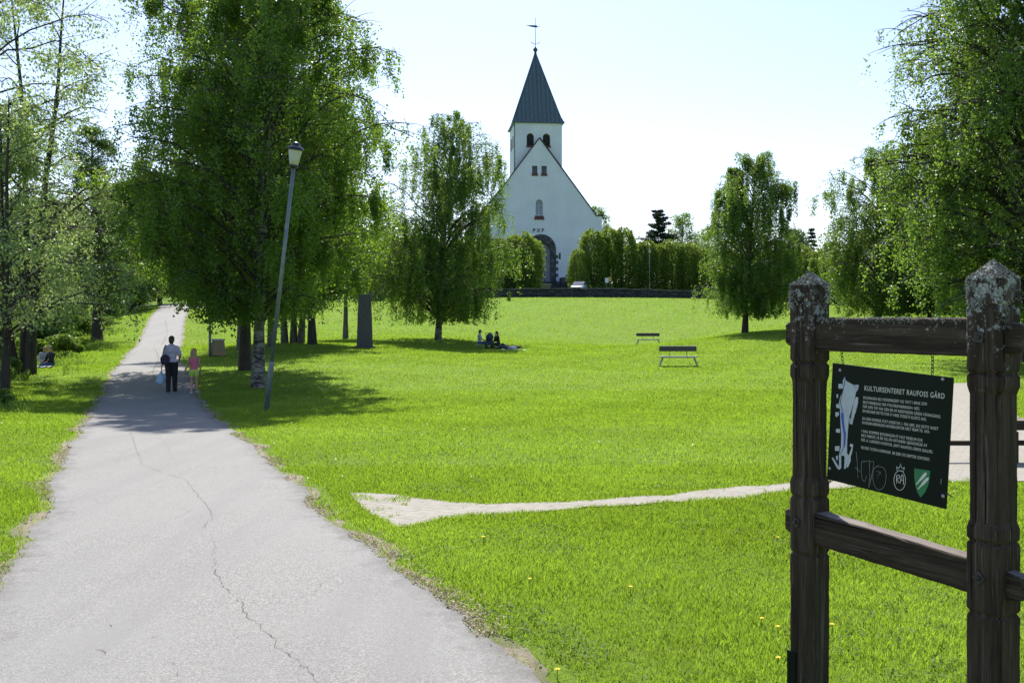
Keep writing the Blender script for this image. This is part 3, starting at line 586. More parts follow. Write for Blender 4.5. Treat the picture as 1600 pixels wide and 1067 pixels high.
hl=[(905,122,392,26,'hedge tree nearest the parked car, low and dark'),(928,124,362,40,'tall rounded hedge tree right of the church portal'),(952,125,358,34,'second tall hedge tree right of the portal'),(975,125,362,34,'third tall hedge tree, behind the white notice'),
 (996,126,375,30,'hedge tree just left of the pale lamp post, first of the pair'),(1012,126,380,26,'narrow hedge tree directly behind the pale lamp post'),(1030,126,384,26,'hedge tree just right of the pale lamp post'),(1052,126,378,34,'broad hedge tree below the distant pine'),(1074,126,382,28,'hedge tree between pine and bench birch'),(1094,126,388,28,'hedge tree at the left rim of the bench birch'),
 (1118,126,392,28,'hedge tree hidden left of the bench birch trunk'),(1145,126,394,28,'hedge tree behind the bench birch trunk'),(1172,126,394,28,'hedge tree just right behind the bench birch trunk'),(1200,126,392,28,'hedge tree at the right side of the bench birch'),(1226,126,390,28,'hedge tree at the right rim of the bench birch'),
 (1250,124,386,28,'hedge tree right of the bench birch, under the spruce tip'),(1274,122,390,28,'hedge tree above the left timber post cap'),(1298,120,393,28,'hedge tree right above the left post cap, last of the row'),
 (826,121,372,36,'broad hedge tree covering the left side of the portal'),(812,122,368,44,'tall hedge tree left of the portal behind the birch leaves'),(784,123,374,40,'hedge tree behind the right rim of the picnic birch'),(752,124,372,40,'hedge tree behind the picnic birch, right half'),(720,124,374,40,'hedge tree behind the picnic birch, centre right'),(690,124,374,40,'hedge tree right behind the picnic birch trunk'),
 (660,124,372,36,'hedge tree behind the picnic birch, left half'),(634,124,370,34,'hedge tree at the left rim of the picnic birch'),(610,124,372,30,'hedge tree between pillar and picnic birch'),(588,125,376,28,'leftmost hedge tree, right above the stone pillar')]
for i,q in enumerate(hl): coltree(*q,i)
sh=conifer('yew',8,4.2,1.1,.05,10,5000,.22); plant('yew_shrub','dark pointed shrub between portal steps and hedge',sh,at(893,134),0,None,cat='shrub')
# bushes
def bush(seed,R,H,n,ls):
    r=np.random.default_rng(seed); mb=MB(); c=[]; 
    for k in range(9):
        a=r.random()*6.28; d=R*.75*math.sqrt(r.random()); cc=np.array([math.cos(a)*d,math.sin(a)*d,H*(.3+.45*r.random())]); c.append((cc,R*(.25+.25*r.random())))
        mb.tube([(0,0,-.1),tuple(cc*np.array([.6,.6,.5])),tuple(cc+np.array([0,0,.2]))],[.03,.018,.005],4,cap=False)
    P_=[]
    for cc,s in c:
        q=r.normal(size=(n//9,3)); q/=np.linalg.norm(q,axis=1,keepdims=True); P_.append(cc+q*s*(.55+.5*r.random((n//9,1)))*np.array([1,1,.8]))
    P_=np.concatenate(P_); P_[:,2]=np.abs(P_[:,2]); return mb.mesh('bush_stems'),polymesh('bush_leaves',leaves(P_,ls,r,down=-.1),4),('bark','bush')
BS=[bush(71,1.3,1.3,7000,.10),bush(72,1.6,1.9,9000,.12)]
for i,(px_,Y,s,l) in enumerate([(-12,29,.6,'leafy bush at the left edge below the willow'),(10,31.5,.4,'small bush at the foot of the willow stems'),(5,24,.35,'low bush in front of the willow stems'),(102,52,.7,'bush just right of the seated pair'),(112,56,.65,'bush between the seated pair and the alder'),
   (160,74,.6,'bush right behind the alder trunk'),(172,86,.7,'bush on the bank halfway up the path'),(190,98,.8,'bush near the top of the path'),(135,70,1.2,'bush left behind the alder trunk'),(15,50,1.2,'bush across the bank behind the willow'),(212,108,.8,'bush beside the top bend of the path'),
   (-20,36,1.1,'bush beyond the left edge'),(60,58,1.3,'dark bush beyond the seated pair'),(1455,95,1.2,'dry twiggy bush under the right trees')]):
    t=thing('bush',l,'bush',at(px_,Y),i*1.1,'bushes along the river bank'); t.scale=(s,s,s); g=BS[i%2]
    link('stem',g[0],M['bark'],t); link('foliage',g[1],M['bush'],t)
# ------------------------------------------------------------------ church
ch=thing('church','white rendered church with steep gable and pointed spire on the rise','church',(W(843,500,150).x,150,7.75),rad(6))
def arch(cx,z0,z1,hw,n=14):
    zc=z1-hw; return [(cx-hw,z0),(cx+hw,z0)]+[(cx+hw*math.cos(a),zc+hw*math.sin(a)) for a in [math.pi*k/n for k in range(n+1)]]
def rect(cx,z0,z1,hw): return [(cx-hw,z0),(cx+hw,z0),(cx+hw,z1),(cx-hw,z1)]
def cut(o,cutters):
    m=MB()
    for poly,y0,y1 in cutters: m.prism(poly,y0,y1)
    c=m.build('cutter_tmp',M['plaster']); c.parent=o.parent
    md=o.modifiers.new('b','BOOLEAN'); md.object=c; md.operation='DIFFERENCE'; md.solver='EXACT'
    bpy.context.view_layer.update(); new=evalmesh(o); o.modifiers.clear(); o.data=new
    bpy.data.objects.remove(c)
gable=[(-9.9,-2.5),(9.9,-2.5),(9.9,10.3),(9.0,10.3),(0,22.3),(-9.0,10.3),(-9.9,10.3)]
b=MB(); b.prism(gable,0,.9); gw=b.build('gable_wall',M['plaster'],ch)
PC=.25
cut(gw,[(arch(PC,-.2,7.4,2.35),-.5,2),(arch(-.05,10.25,12.8,.58),-.5,.35),(rect(-.75,16.9,18.05,.42),-.5,.35),(rect(.72,16.9,18.05,.42),-.5,.35),(rect(3.2,3.5,4.5,.17),-.5,.4),(rect(5.6,3.4,4.4,.2),-.5,.4)])
b=MB()
for s in (-1,1):
    pts=[(s*10.0,10.3),(s*9.0,10.3),(0,22.35)]
    for a,c_ in zip(pts[:-1],pts[1:]):
        d=Vector((c_[0]-a[0],0,c_[1]-a[1])); L=d.length; ang=math.atan2(d.z,d.x); nrm=Vector((-d.z,0,d.x)).normalized(); nrm*= 1 if nrm.z>0 else -1
        mid=Vector(((a[0]+c_[0])/2,.4,(a[1]+c_[1])/2))+nrm*.1; b.box(mid,(L+.1,1.1,.13),R=Matrix.Rotation(-ang,3,'Y'))
b.build('verge_trim',M['trim'],ch)
b=MB(); b.prism([(-9.7,-2.5),(9.7,-2.5),(9.7,9.6),(0,21.4),(-9.7,9.6)],.9,34); b.build('nave_wall',M['plaster'],ch)
b=MB()
for s in (-1,1):
    d=Vector((9.9,0,-12.1)); ang=math.atan2(-12.1,9.9); mid=Vector((s*5.0,17.6,15.75)); b.box(mid,(16.2,32.8,.25),R=Matrix.Rotation(-ang*s,3,'Y'))
b.build('roof',M['spire'],ch)
# portal
b=MB(); A=arch(PC,0,7.4,2.35,20); I=arch(PC,0,6.2,1.55,20)
b.prism(arch(PC,-.1,7.36,2.33,20),1.0,1.2); bk=b.build('portal_recess',M['portal_stone'],ch)
b=MB()
def ringprism(b,o_,i_,y0,y1):
    o2=o_[1:]+[o_[0]]; i2=i_[1:]+[i_[0]]
    n=len(o2)
    for k in range(n-1):
        q=[o2[k],o2[k+1],i2[k+1],i2[k]]; b.prism(q,y0,y1)
ringprism(b,A,I,-.06,.98)
for s,zz in ((1,3.9),(1,3.0),(1,2.0),(1,1.0),(-1,3.9),(-1,3.0),(-1,2.0),(-1,1.0)): b.box((PC+s*2.42,-.02,zz),(.5,.16,.5))
b.build('portal_surround',M['portal_stone'],ch)
b=MB(); b.prism(arch(PC,0,4.6,1.05,14),.9,.97); dr=b.build('door',simple('dark_door',(.03,.022,.018),.5),ch)
b=MB(); b.box((PC+.12,.86,2),(.06,.06,.3)); b.build('handle',M['steel'],dr)
b=MB()
for k in range(14): b.box((PC,-.3-.36*k,-.1-.165*k),(5.6,.38,.18))
for k in range(14): b.box((PC,-.3-.36*k,-.9-.165*k),(5.4,.36,1.44))
b.build('portal_steps',M['portal_stone'],ch)
for s in (-1,1):
    b=MB(); b.box((PC+s*3.2,-1.4,-.9),(.6,2.7,2.9)); b.box((PC+s*3.2,-4.1,-1.6),(.6,2.7,2.6)); b.build('step_wall',M['portal_stone'],ch)
b=MB(); b.box((5.05,-.5,-.1),(.35,.35,1.6)); b.build('gate_pillar',M['plaster'],ch)
# windows
def window(poly,y,fr,pane_m,bars,name='window'):
    b=MB(); cx=sum(p[0] for p in poly)/len(poly); cz=sum(p[1] for p in poly)/len(poly)
    inn=[(cx+(x-cx)*.84,cz+(z_-cz)*.90) for x,z_ in poly]
    n=len(poly)
    for k in range(n): b.prism([poly[k],poly[(k+1)%n],inn[(k+1)%n],inn[k]],y-.06,y)
    for (x,z_,w,h_) in bars: b.box((x,y-.03,z_),(w,.05,h_))
    w=b.build(name,fr,ch); b=MB(); b.prism(inn,y-.015,y-.005); b.build('pane',pane_m,w); return w
window(arch(-.05,10.27,12.78,.56),.34,M['frame'],M['pane_blue'],[(-.05,11.5,.07,2.4),(-.05,11.9,1.0,.07)])
for cx in (-.75,.72): window(rect(cx,16.92,18.03,.40),.34,M['trim'],M['glass'],[(cx,17.5,.07,1.0),(cx,17.7,.7,.06)])
window(rect(3.2,3.52,4.48,.16),.39,M['trim'],M['glass'],[]); window(rect(5.6,3.42,4.38,.19),.39,M['trim'],M['glass'],[])
def sill(cx,z,hw,y,hgt=.4,fl=.08):
    b=MB(); b.prism([(cx-hw-fl,z-hgt),(cx+hw+fl,z-hgt),(cx+hw,z),(cx-hw,z)],y-.16,y+.1); b.build('sill',M['sill'],ch)
sill(-.05,10.25,.66,0,.6,.14); sill(-.75,16.9,.42,0); sill(.72,16.9,.42,0)
# letters above the portal
def text_mesh(txt,size,ext=.01,off=0,sx=None,align='LEFT',sp=1.0):
    cu=bpy.data.curves.new('t','FONT'); cu.body=txt; cu.size=size; cu.extrude=ext; cu.offset=off; cu.align_x=align; cu.space_character=sp; cu.resolution_u=3
    o=bpy.data.objects.new('t',cu); C.objects.link(o); bpy.context.view_layer.update(); me=evalmesh(o); bpy.data.objects.remove(o); me.materials.clear(); return me
for i,g_ in enumerate('PXP'):
    me=text_mesh(g_,.78,.03,.01,align='CENTER'); me.transform(Matrix.Rotation(rad(90),4,'X')); link('iron_letter',me,M['rust'],ch,(-.85+i*.68,-.05,7.72))
# tower
x0,x1=-3.8,3.7; b=MB(); b.box(((x0+x1)/2,4.65,11.5),(7.5,7.5,27)); tw=b.build('tower_wall',M['plaster'],ch)
TC=(x0+x1)/2
cutl=[(arch(TC+s*1.28,21.35,23.3,.58),.3,1.6) for s in (-1,1)]
cut(tw,cutl)
# side belfry openings
for yy in (3.4,5.9): 
    b=MB(); b.prism([(yy-.55,21.3),(yy+.55,21.3),(yy+.55,22.8),(yy+.3,23.2),(yy-.3,23.2),(yy-.55,22.8)],0,.05)
    me=b.mesh('x'); me.transform(Matrix.Translation((x0-.05,0,0))@Matrix.Rotation(rad(90),4,'Z')@Matrix.Scale(-1,4,(0,1,0))); link('side_louvre',me,M['louvre'],ch)
for s in (-1,1):
    b=MB()
    cx=TC+s*1.28
    for k in range(8):
        z_=21.5+k*.22; hw=.54 if z_<22.7 else .4; b.box((cx,1.3,z_),(hw*2,.25,.05),R=Matrix.Rotation(rad(40),3,'X'))
    b.prism(arch(cx,21.4,23.25,.56),1.5,1.56); b.build('belfry_louvre',M['louvre'],ch); 
    b=MB(); b.prism([(cx-.7,21.1),(cx+.7,21.1),(cx+.62,21.36),(cx-.62,21.36)],.74,.95); b.build('belfry_sill',M['sill'],ch)
b=MB(); b.tube([(x0-.06,.85,12),(x0-.06,.85,24.9)],.06,6); b.build('downpipe',M['rust'],ch)
cy=4.65; lev=[(24.9,4.05),(25.0,4.1),(25.25,3.92),(25.9,3.60),(26.9,3.27),(36.6,.16),(37.0,.1)]
b=MB(); vs=[(TC+sx*hw,cy+sy*hw,z_) for z_,hw in lev for sx,sy in ((-1,-1),(1,-1),(1,1),(-1,1))]
fs=[(i*4+k,i*4+(k+1)%4,(i+1)*4+(k+1)%4,(i+1)*4+k) for i in range(len(lev)-1) for k in range(4)]+[(0,1,2,3)]; b.add(vs,fs); b.build('spire',M['spire'],ch)
b=MB()
def hwz(z_): return float(np.interp(z_,[l[0] for l in lev],[l[1] for l in lev]))
for k in range(-5,6):
    o_=k*.66+.0; zt=np.interp(abs(o_)+.05,[.1,.16,3.27,3.6,3.92],[37,36.6,26.9,25.9,25.25])
    for (ux,uy) in ((1,0),(0,1)):
        for s in (-1,1):
            zz=[25.02,25.25,25.9,26.9]+[zt]; zz=[z_ for z_ in zz if z_<=zt]; 
            pts=[((TC+o_,cy+s*(hwz(z_)+.0),z_) if ux else (TC+s*hwz(z_),cy+o_,z_)) for z_ in zz]
            if len(pts)>1: b.tube(pts,.045,4,sm=False)
for sx in (-1,1):
    for sy in (-1,1): b.tube([(TC+sx*hw,cy+sy*hw,z_) for z_,hw in lev[1:]],.07,5)
b.build('spire_seam',M['seam'],ch)
b=MB(); b.lathe([(.02,36.9),(.18,37.1),(.34,37.35),(.40,37.45),(.34,37.6),(.15,37.8),(.05,38.0),(.045,39.5),(.03,42.6),(.005,42.7)],10,(TC,cy,0))
arc=[(TC+.75*math.sin(a),cy,38.95-.55*math.cos(a)) for a in [rad(d) for d in range(-75,76,15)]]; b.tube(arc,[.01]+[.05]*9+[.01],5)
b.build('finial',M['seam'],ch)
b=MB(); b.prism([(TC-1.5,41.35),(TC-.5,41.1),(TC+.2,41.05),(TC+.9,41.35),(TC+.3,41.2),(TC+.2,41.4),(TC-.6,41.4)],cy-.03,cy+.03); b.build('weather_vane',M['seam'],ch)
# ------------------------------------------------------------------ churchyard wall
wp=[(575,455,112),(620,454,112),(700,453,112),(790,451,111.5),(900,450,111),(1000,451,111),(1100,455,111),(1200,459.5,110.5),(1300,464,109.5),(1370,473,107),(1440,480.5,104)]
wx=[];
pts=[W(*q) for q in wp]
rows=[]; capr=[]
r=np.random.default_rng(8)
fine=[]
for a,c_ in zip(pts[:-1],pts[1:]):
    n=14
    for i in range(n): fine.append(a.lerp(c_,i/n))
fine.append(pts[-1])
for p in fine:
    j=r.normal()*.03; zb=h(p.x,p.y)-.4; zt=p.z+j-.12
    rows.append([(p.x,p.y+.05+r.normal()*.02,zb),(p.x,p.y+.0+r.normal()*.04,zb*.5+zt*.5),(p.x,p.y+.05,zt),(p.x,p.y+.65,zt),(p.x,p.y+.7,zb)])
    capr.append((p.x,p.y,zt))
wl=thing('stone_wall','low dark dry stone wall along the top of the lawn before the church','wall',(0,0,0))
link('wall_body',grid_mesh('wall_body',np.array(rows)),M['wall_stone'],wl)
b=MB()
for i in range(len(capr)-1):
    a,c_=Vector(capr[i]),Vector(capr[i+1]); d=c_-a; k=2
    for q in range(k):
        m_=a.lerp(c_,(q+.5)/k); b.box((m_.x,m_.y+.35,m_.z+.06+abs(r.normal())*.015),(d.length/k*.97,.82,.12+abs(r.normal())*.05),rz=math.atan2(d.y,d.x)+r.normal()*.03)
cp_=b.build('coping',M['cap_stone'],wl)
# planters at the foot of the steps
for px_,l in ((851,'pale concrete planter left of the portal steps'),(915,'pale concrete planter behind the silver car')):
    t=thing('planter',l,'planter',at(px_,128),0,'planters by the church steps'); b=MB(); b.prism([(-.75,0),(.75,0),(.85,1.3),(-.85,1.3)],-.4,.4); b.build('trough',simple('planter_concrete',(.22,.2,.2),.9),t)
    b=MB(); b.box((0,0,1.34),(1.8,.9,.1)); b.build('rim',M['concrete'],t)
# ------------------------------------------------------------------ car
def car():
    t=thing('parked_car','silver hatchback parked behind the stone wall facing the lawn','car',W(905,468,118)+Vector((0,0,-.0)),rad(-14))
    t.location.z=h(t.location.x,118)+.02
    def loft(b,secs,mi=0):
        vs=[];n=len(secs[0])
        for s_ in secs: vs+=s_
        fs=[(i*n+k,i*n+(k+1)%n,(i+1)*n+(k+1)%n,(i+1)*n+k) for i in range(len(secs)-1) for k in range(n)]+[tuple(range(n)),tuple((len(secs)-1)*n+k for k in range(n))[::-1]]
        b.add(vs,fs,mi,True)
    b=MB(); L=[(-2.0,.62,.35,.55),(-1.95,.76,.25,.72),(-1.6,.84,.2,.86),(-.9,.86,.2,.95),(.5,.86,.2,.98),(1.5,.85,.2,.98),(1.9,.80,.25,.92),(2.0,.7,.4,.8)]
    loft(b,[[(-w,y,z0),(w,y,z0),(w*1.01,y,(z0+z1)/2),(w*.93,y,z1-.05),(w*.8,y,z1),(-w*.8,y,z1),(-w*.93,y,z1-.05),(-w*1.01,y,(z0+z1)/2)] for y,w,z0,z1 in L]); bo=b.build('body',M['carpaint'],t)
    b=MB(); L=[(-1.05,.72,.9,.93),(-.25,.62,.9,1.40),(.2,.61,.9,1.46),(1.0,.62,.9,1.44),(1.45,.64,.9,1.32),(1.85,.70,.9,.94)]
    loft(b,[[(-w-.12,y,z0),(w+.12,y,z0),(w,y,z1-.03),(w-.1,y,z1),(-w+.1,y,z1),(-w,y,z1-.03)] for y,w,z0,z1 in L]); b.build('roof',M['carpaint'],t)
    b=MB(); b.add([(-.66,-1.03,.985),(.66,-1.03,.985),(.55,-.30,1.43),(-.55,-.30,1.43)],[(0,1,2,3)]); 
    me=b.mesh('windshield'); ws=link('windshield',me,simple('windshield_glass',(.06,.09,.13),.03,var=.5,scale=2,spec=.5),t); md=ws.modifiers.new('s','SOLIDIFY'); md.thickness=.03; md.offset=0
    for s in (-1,1):
        b=MB(); b.box((s*.755,.45,1.14),(.04,1.5,.28),R=Matrix.Rotation(rad(-14*s),3,'Y')); b.build('side_window',M['glass'],t)
        b=MB(); b.box((s*.95,-.75,1.0),(.16,.1,.12)); b.build('mirror',M['carpaint'],t)
        b=MB(); b.box((s*.58,-1.93,.68),(.32,.12,.14),rz=rad(12*s)); b.build('headlight',M['light_glass'],t)
    for s in (-1,1):
        for y in (-1.25,1.3):
            b=MB(); b.tube([(s*.72,y,.3),(s*.87,y,.3)],.30,18); w=b.build('wheel',M['tyre'],t)
            b=MB(); b.tube([(s*.85,y,.3),(s*.885,y,.3)],.18,14); b.build('rim',M['steel'],w)
    b=MB(); b.box((0,-2.0,.52),(.8,.06,.12)); b.build('grille',M['tyre'],t)
car()
# notices in front of the hedge
t=thing('notice_sign','white notice on a thin post right of the silver car','sign',at(948,119.5)); b=MB(); b.tube([(0,.05,0),(0,.05,1.7)],.03,6); b.build('post',M['steel'],t)
z_=EYE-(438-HY)/F*119.5-t.location.z; b=MB(); b.box((0,0,z_),(.42,.04,.62)); b.build('panel',M['white'],t)
t=thing('notice_sign','yellow notice on a post just behind the white notice','sign',at(953,121)); b=MB(); b.tube([(0,.05,0),(0,.05,2.2)],.03,6); b.build('post',M['steel'],t)
z_=EYE-(436-HY)/F*121-t.location.z; b=MB(); b.box((0,0,z_),(.36,.04,.55)); b.build('panel',M['yellow'],t)
# ------------------------------------------------------------------ lamps
def lamp(name,label,loc,topvec,Hl,pr=.055,head=True,group='street lamps'):
    t=thing(name,label,'street lamp',loc,0,group); d=topvec.normalized(); q=Vector((0,0,1)).rotation_difference(d); t.rotation_mode='QUATERNION'; t.rotation_quaternion=q
    b=MB(); b.tube([(0,0,-.3),(0,0,1.15),(0,0,1.2)],[pr*1.25,pr*1.22,pr*1.0],14); b.build('pole_base',M['lamp_pole'],t)
    b=MB(); b.tube([(0,0,1.1),(0,0,Hl-.62)],[pr*.92,pr*.78],12); b.build('pole',M['lamp_pole'],t)
    b=MB(); b.box((0,-pr*1.25,.8),(.05,.02,.28)); b.build('service_hatch',M['lamp_pole'],t)
    if head:
        z=Hl-.62; b=MB(); b.lathe([(.045,z-.02),(.08,z),(.105,z+.04),(.10,z+.07)],18); b.build('lamp_collar',M['lamp_cap'],t)
        b=MB(); b.lathe([(.105,z+.07),(.125,z+.2),(.163,z+.40),(.168,z+.42)],20); b.build('lamp_shade',M['opal'],t)
        b=MB(); b.lathe([(.20,z+.42),(.205,z+.445),(.17,z+.50),(.115,z+.52),(.105,z+.57),(.08,z+.60),(.02,z+.62)],20); b.build('lamp_cap',M['lamp_cap'],t)
    return t
base=at(416,23.4); top=W(463,222,23.0); lamp('street_lamp','leaning grey street lamp with white shade in front of the birches',base,top-base,(top-base).length)
base=at(328,46.5); lamp('street_lamp','upright grey lamp post beside the litter bin, its head among leaves',base,Vector((0,0,1)),6.2,.05)
base=at(1015,119.5); lamp('street_lamp','thin pale lamp post standing before the churchyard hedge',base,Vector((0,0,1)),5.6,.05,True)
# ------------------------------------------------------------------ monument, bin, benches
t=thing('stone_pillar','tall tapering dark stone slab standing alone on the lawn','monument',at(570,54),rad(8))
Hm=EYE-(460-HY)/F*54-t.location.z; b=MB(); vs=[]
for z_,w,d in ((-.2,.46,.34),(0,.45,.33),(Hm*.5,.405,.28),(Hm-.03,.345,.22),(Hm,.32,.2)):
    vs+=[(-w,-d,z_),(w,-d,z_),(w,d,z_),(-w,d,z_)]
b.add(vs,[(i*4+k,i*4+(k+1)%4,(i+1)*4+(k+1)%4,(i+1)*4+k) for i in range(4) for k in range(4)]+[(16,17,18,19)]); b.build('slab',M['monument'],t)
b=MB(); b.box((0,0,.02),(1.15,.9,.12)); b.build('plinth',M['monument'],t)
t=thing('litter_bin','round tapering wooden litter bin with pale rim beside the lamp post','bin',at(341,46.8))
b=MB(); n=22
for k in range(n):
    a=2*math.pi*k/n; ca,sa=math.cos(a),math.sin(a); w=.047
    def pt(rr,o,z_): return (ca*rr-sa*o,sa*rr+ca*o,z_)
    vs=[pt(.36,-w,0.03),pt(.36,w,.03),pt(.28,w*.78,.76),pt(.28,-w*.78,.76),pt(.34,-w,.03),pt(.34,w,.03),pt(.26,w*.78,.76),pt(.26,-w*.78,.76)]
    b.add(vs,[(0,1,2,3),(4,7,6,5),(0,3,7,4),(1,5,6,2),(3,2,6,7),(0,4,5,1)])
b.build('bin_body',M['bin_side'],t); b=MB(); b.lathe([(.29,.74),(.33,.78),(.31,.83),(.22,.80)],22); b.build('rim',M['concrete'],t)
b=MB(); b.tube([(-.36,-.02,0),(-.42,-.02,.75)],.02,6); b.build('bracket',M['steel'],t)
t=thing('cable_cabinet','small grey utility box against the lamp post by the bin','utility box',at(333.5,46.9)); b=MB(); b.box((0,0,.3),(.2,.18,.66)); b.build('cabinet',M['lamp_pole'],t); b=MB(); b.box((0,0,.65),(.24,.22,.04)); b.build('lid',M['lamp_pole'],t)
def bench(label,loc,rz):
    t=thing('park_bench',label,'bench',loc,rz,'park benches on the lawn')
    b=MB(); b.box((0,-.02,.45),(1.8,.40,.06)); b.build('seat',M['bench_wood'],t); b=MB(); b.box((0,-.22,.03),(1.84,.03,.03)); b.build('dark_ground_strip',M['rust'],t)  # thin dark strip along the ground below the seat front
    b=MB(); b.box((0,.19,.80),(1.78,.05,.22),R=Matrix.Rotation(rad(-12),3,'X')); b.build('backrest',M['bench_back'],t); b=MB(); b.box((0,.215,.925),(1.80,.09,.03)); b.build('top_rail',M['bench_wood'],t)  # shade painted into the backrest; added pale strip stands for its sunlit top edge
    for s in (-1,1):
        b=MB(); b.tube([(s*.42,-.1,.41),(s*.42,.12,.43),(s*.42,.20,.72)],.018,6); b.build('back_support',M['rust'],t)
        b=MB(); b.tube([(s*.74,-.12,.43),(s*.92,-.22,0),(s*.92,-.22,-.03)],.022,6); b.build('leg',M['steel'],t)
        b=MB(); b.tube([(s*.74,.12,.43),(s*.92,.24,0),(s*.92,.24,-.03)],.022,6); b.build('leg',M['steel'],t)
    b=MB(); b.box((0,0,.41),(1.55,.05,.03)); b.build('seat_rail',M['steel'],t); return t
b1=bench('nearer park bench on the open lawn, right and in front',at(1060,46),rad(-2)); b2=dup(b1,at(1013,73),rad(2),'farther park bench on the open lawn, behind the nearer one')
b1.scale=(1,1,1.06)
# heavy timber bench behind the right post
t=thing('timber_bench','dark heavy plank bench on the right behind the sign post','bench',(0,0,0)); Y=12.2; zg=h(6.3,Y)
b=MB(); b.box((6.9,Y,.43),(1.7,.34,.12)); b.build('seat',M['rail_wood'],t); b=MB(); b.box((6.65,Y,.19),(2.7,.07,.06)); b.build('stretcher',M['rail_wood'],t)
for x in (6.3,7.5):
    b=MB(); b.box((x,Y,zg/2+.18),(.12,.3,.40)); b.build('leg',M['rail_wood'],t)
# footbridge over the river at left
t=thing('footbridge','pale concrete footbridge across the river at the far left','bridge',(0,0,0)); b=MB(); c0=W(-60,497,84); c1=W(88,497,92); d=c1-c0
b.box((c0+c1)/2-Vector((0,0,.15)),(d.length,2.4,.3),rz=math.atan2(d.y,d.x)); b.build('deck',M['concrete'],t)
b=MB(); R_=math.atan2(d.y,d.x)
for k in range(15): p=c0.lerp(c1,k/14); b.box(p+Vector((0,-1.1,.5)),(.06,.06,1.0))
b.box((c0+c1)/2+Vector((0,-1.1,1.0)),(d.length,.08,.08),rz=R_); b.build('railing',M['steel'],t)
for f_ in (.25,.75):
    p=c0.lerp(c1,f_); b=MB(); b.box((p.x,p.y,-.6),(.8,2.0,4.2)); b.build('pier',M['concrete'],t)
# ------------------------------------------------------------------ timber sign frame
PLx,PLy=.31*4.35,4.35; PRx,PRy=.5013*3.6,3.6
dvec=Vector((PLx-PRx,PLy-PRy,0)); SP=dvec.length; dvec.normalize(); nvec=Vector((-dvec.y*-1,dvec.x*-1,0)); nvec=Vector((dvec.y,-dvec.x,0))
ang=math.atan2(-dvec.y,-dvec.x)   # local +x points from left post to right post
fr=thing('timber_sign_frame','dark weathered timber frame of two lichen topped posts and two rails','sign frame',(PLx,PLy,0),ang)
def post(levels,Y,x,hw,zb,seed):
    zz=lambda y_: EYE-(y_-HY)/F*Y
    r=np.random.default_rng(seed); secs=[]
    L=[(zz(a),w*hw) for a,w in levels]+[(zb,hw*.97)]
    # subdivide long runs
    out=[L[0]]
    for a,c_ in zip(L[:-1],L[1:]):
        n=max(1,int((a[0]-c_[0])/.04))
        for i in range(1,n+1): out.append((a[0]+(c_[0]-a[0])*i/n,a[1]+(c_[1]-a[1])*i/n))
    vs=[];K=16
    for (z_,w) in out:
        c_=w*.14; q=[(-w+c_,-w),(0,-w),(w-c_,-w),(w,-w+c_),(w,0),(w,w-c_),(w-c_,w),(0,w),(-w+c_,w),(-w,w-c_),(-w,0),(-w,-w+c_)]
        for (a,b_) in q:
            j=r.normal()*.0007; vs.append((a+j+x,b_+r.normal()*.0007,z_+r.normal()*.0004))
    n=12; fs=[(i*n+k,(i+1)*n+k,(i+1)*n+(k+1)%n,i*n+(k+1)%n) for i in range(len(out)-1) for k in range(n)]+[tuple(range(n))]
    return vs,fs,out
lvL=[(424,.05),(430,.30),(438,.66),(446,1.0),(450,1.02),(470,1.0),(473,.88),(476,1.0),(561,1.0),(566,.87),(571,1.0),(586,1.0),(596,.87),(742,.87),(752,1.0),(769,1.0),(774,.88),(779,1.0),(857,1.0),(862,.88),(867,1.0)]
lvR=[(406,.05),(413,.28),(424,.62),(436,1.0),(441,1.02),(474,1.0),(478,.88),(482,1.0),(577,1.0),(583,.87),(588,1.0),(603,1.0),(616,.88),(812,.88),(824,1.0),(839,1.0),(844,.88),(849,1.0),(950,1.0),(956,.88),(962,1.0)]
def lichen(x,Y,hw,ytip,ysh,seed,parent):
    r=np.random.default_rng(seed); zz=lambda y_: EYE-(y_-HY)/F*Y; zt=zz(ytip); zs=zz(ysh); P_=[];
    for i in range(1500):
        u=r.random()**.6; a=(r.random()*2-1); side=r.integers(4); w=hw*u*1.0; z_=zt+(zs-zt)*u
        p=[(w,a*w),(-w,a*w),(a*w,w),(a*w,-w)][side]; P_.append((x+p[0],p[1],z_+.001))
    cl=[(r.integers(4),r.random()*2-1,zs-.02-abs(r.normal())*.07) for _ in range(26)]
    for s_,a0,z0 in cl:
        for i in range(r.integers(10,50)):
            a=a0+r.normal()*.16
            if abs(a)>1: continue
            p=[(hw,a*hw),(-hw,a*hw),(a*hw,hw),(a*hw,-hw)][s_]; P_.append((x+p[0]*1.01,p[1]*1.01,z0+r.normal()*.012))
    P_=np.array(P_); return link('lichen',polymesh('lichen',leaves(P_,.0085,r,asp=.9,down=0),4),M['lichen'],parent)
for (lv,Y,x,hw,tip,shd,sd) in ((lvL,4.35,0,.064,424,446,1),(lvR,3.6,SP,.069,406,436,2)):
    vs,fs,_=post(lv,Y,x,hw,-.12,sd); b=MB(); b.add(vs,fs,0,False); po=b.build('post',M['post_wood'],fr)
    lichen(x,Y,hw,tip,shd,sd+3,po)
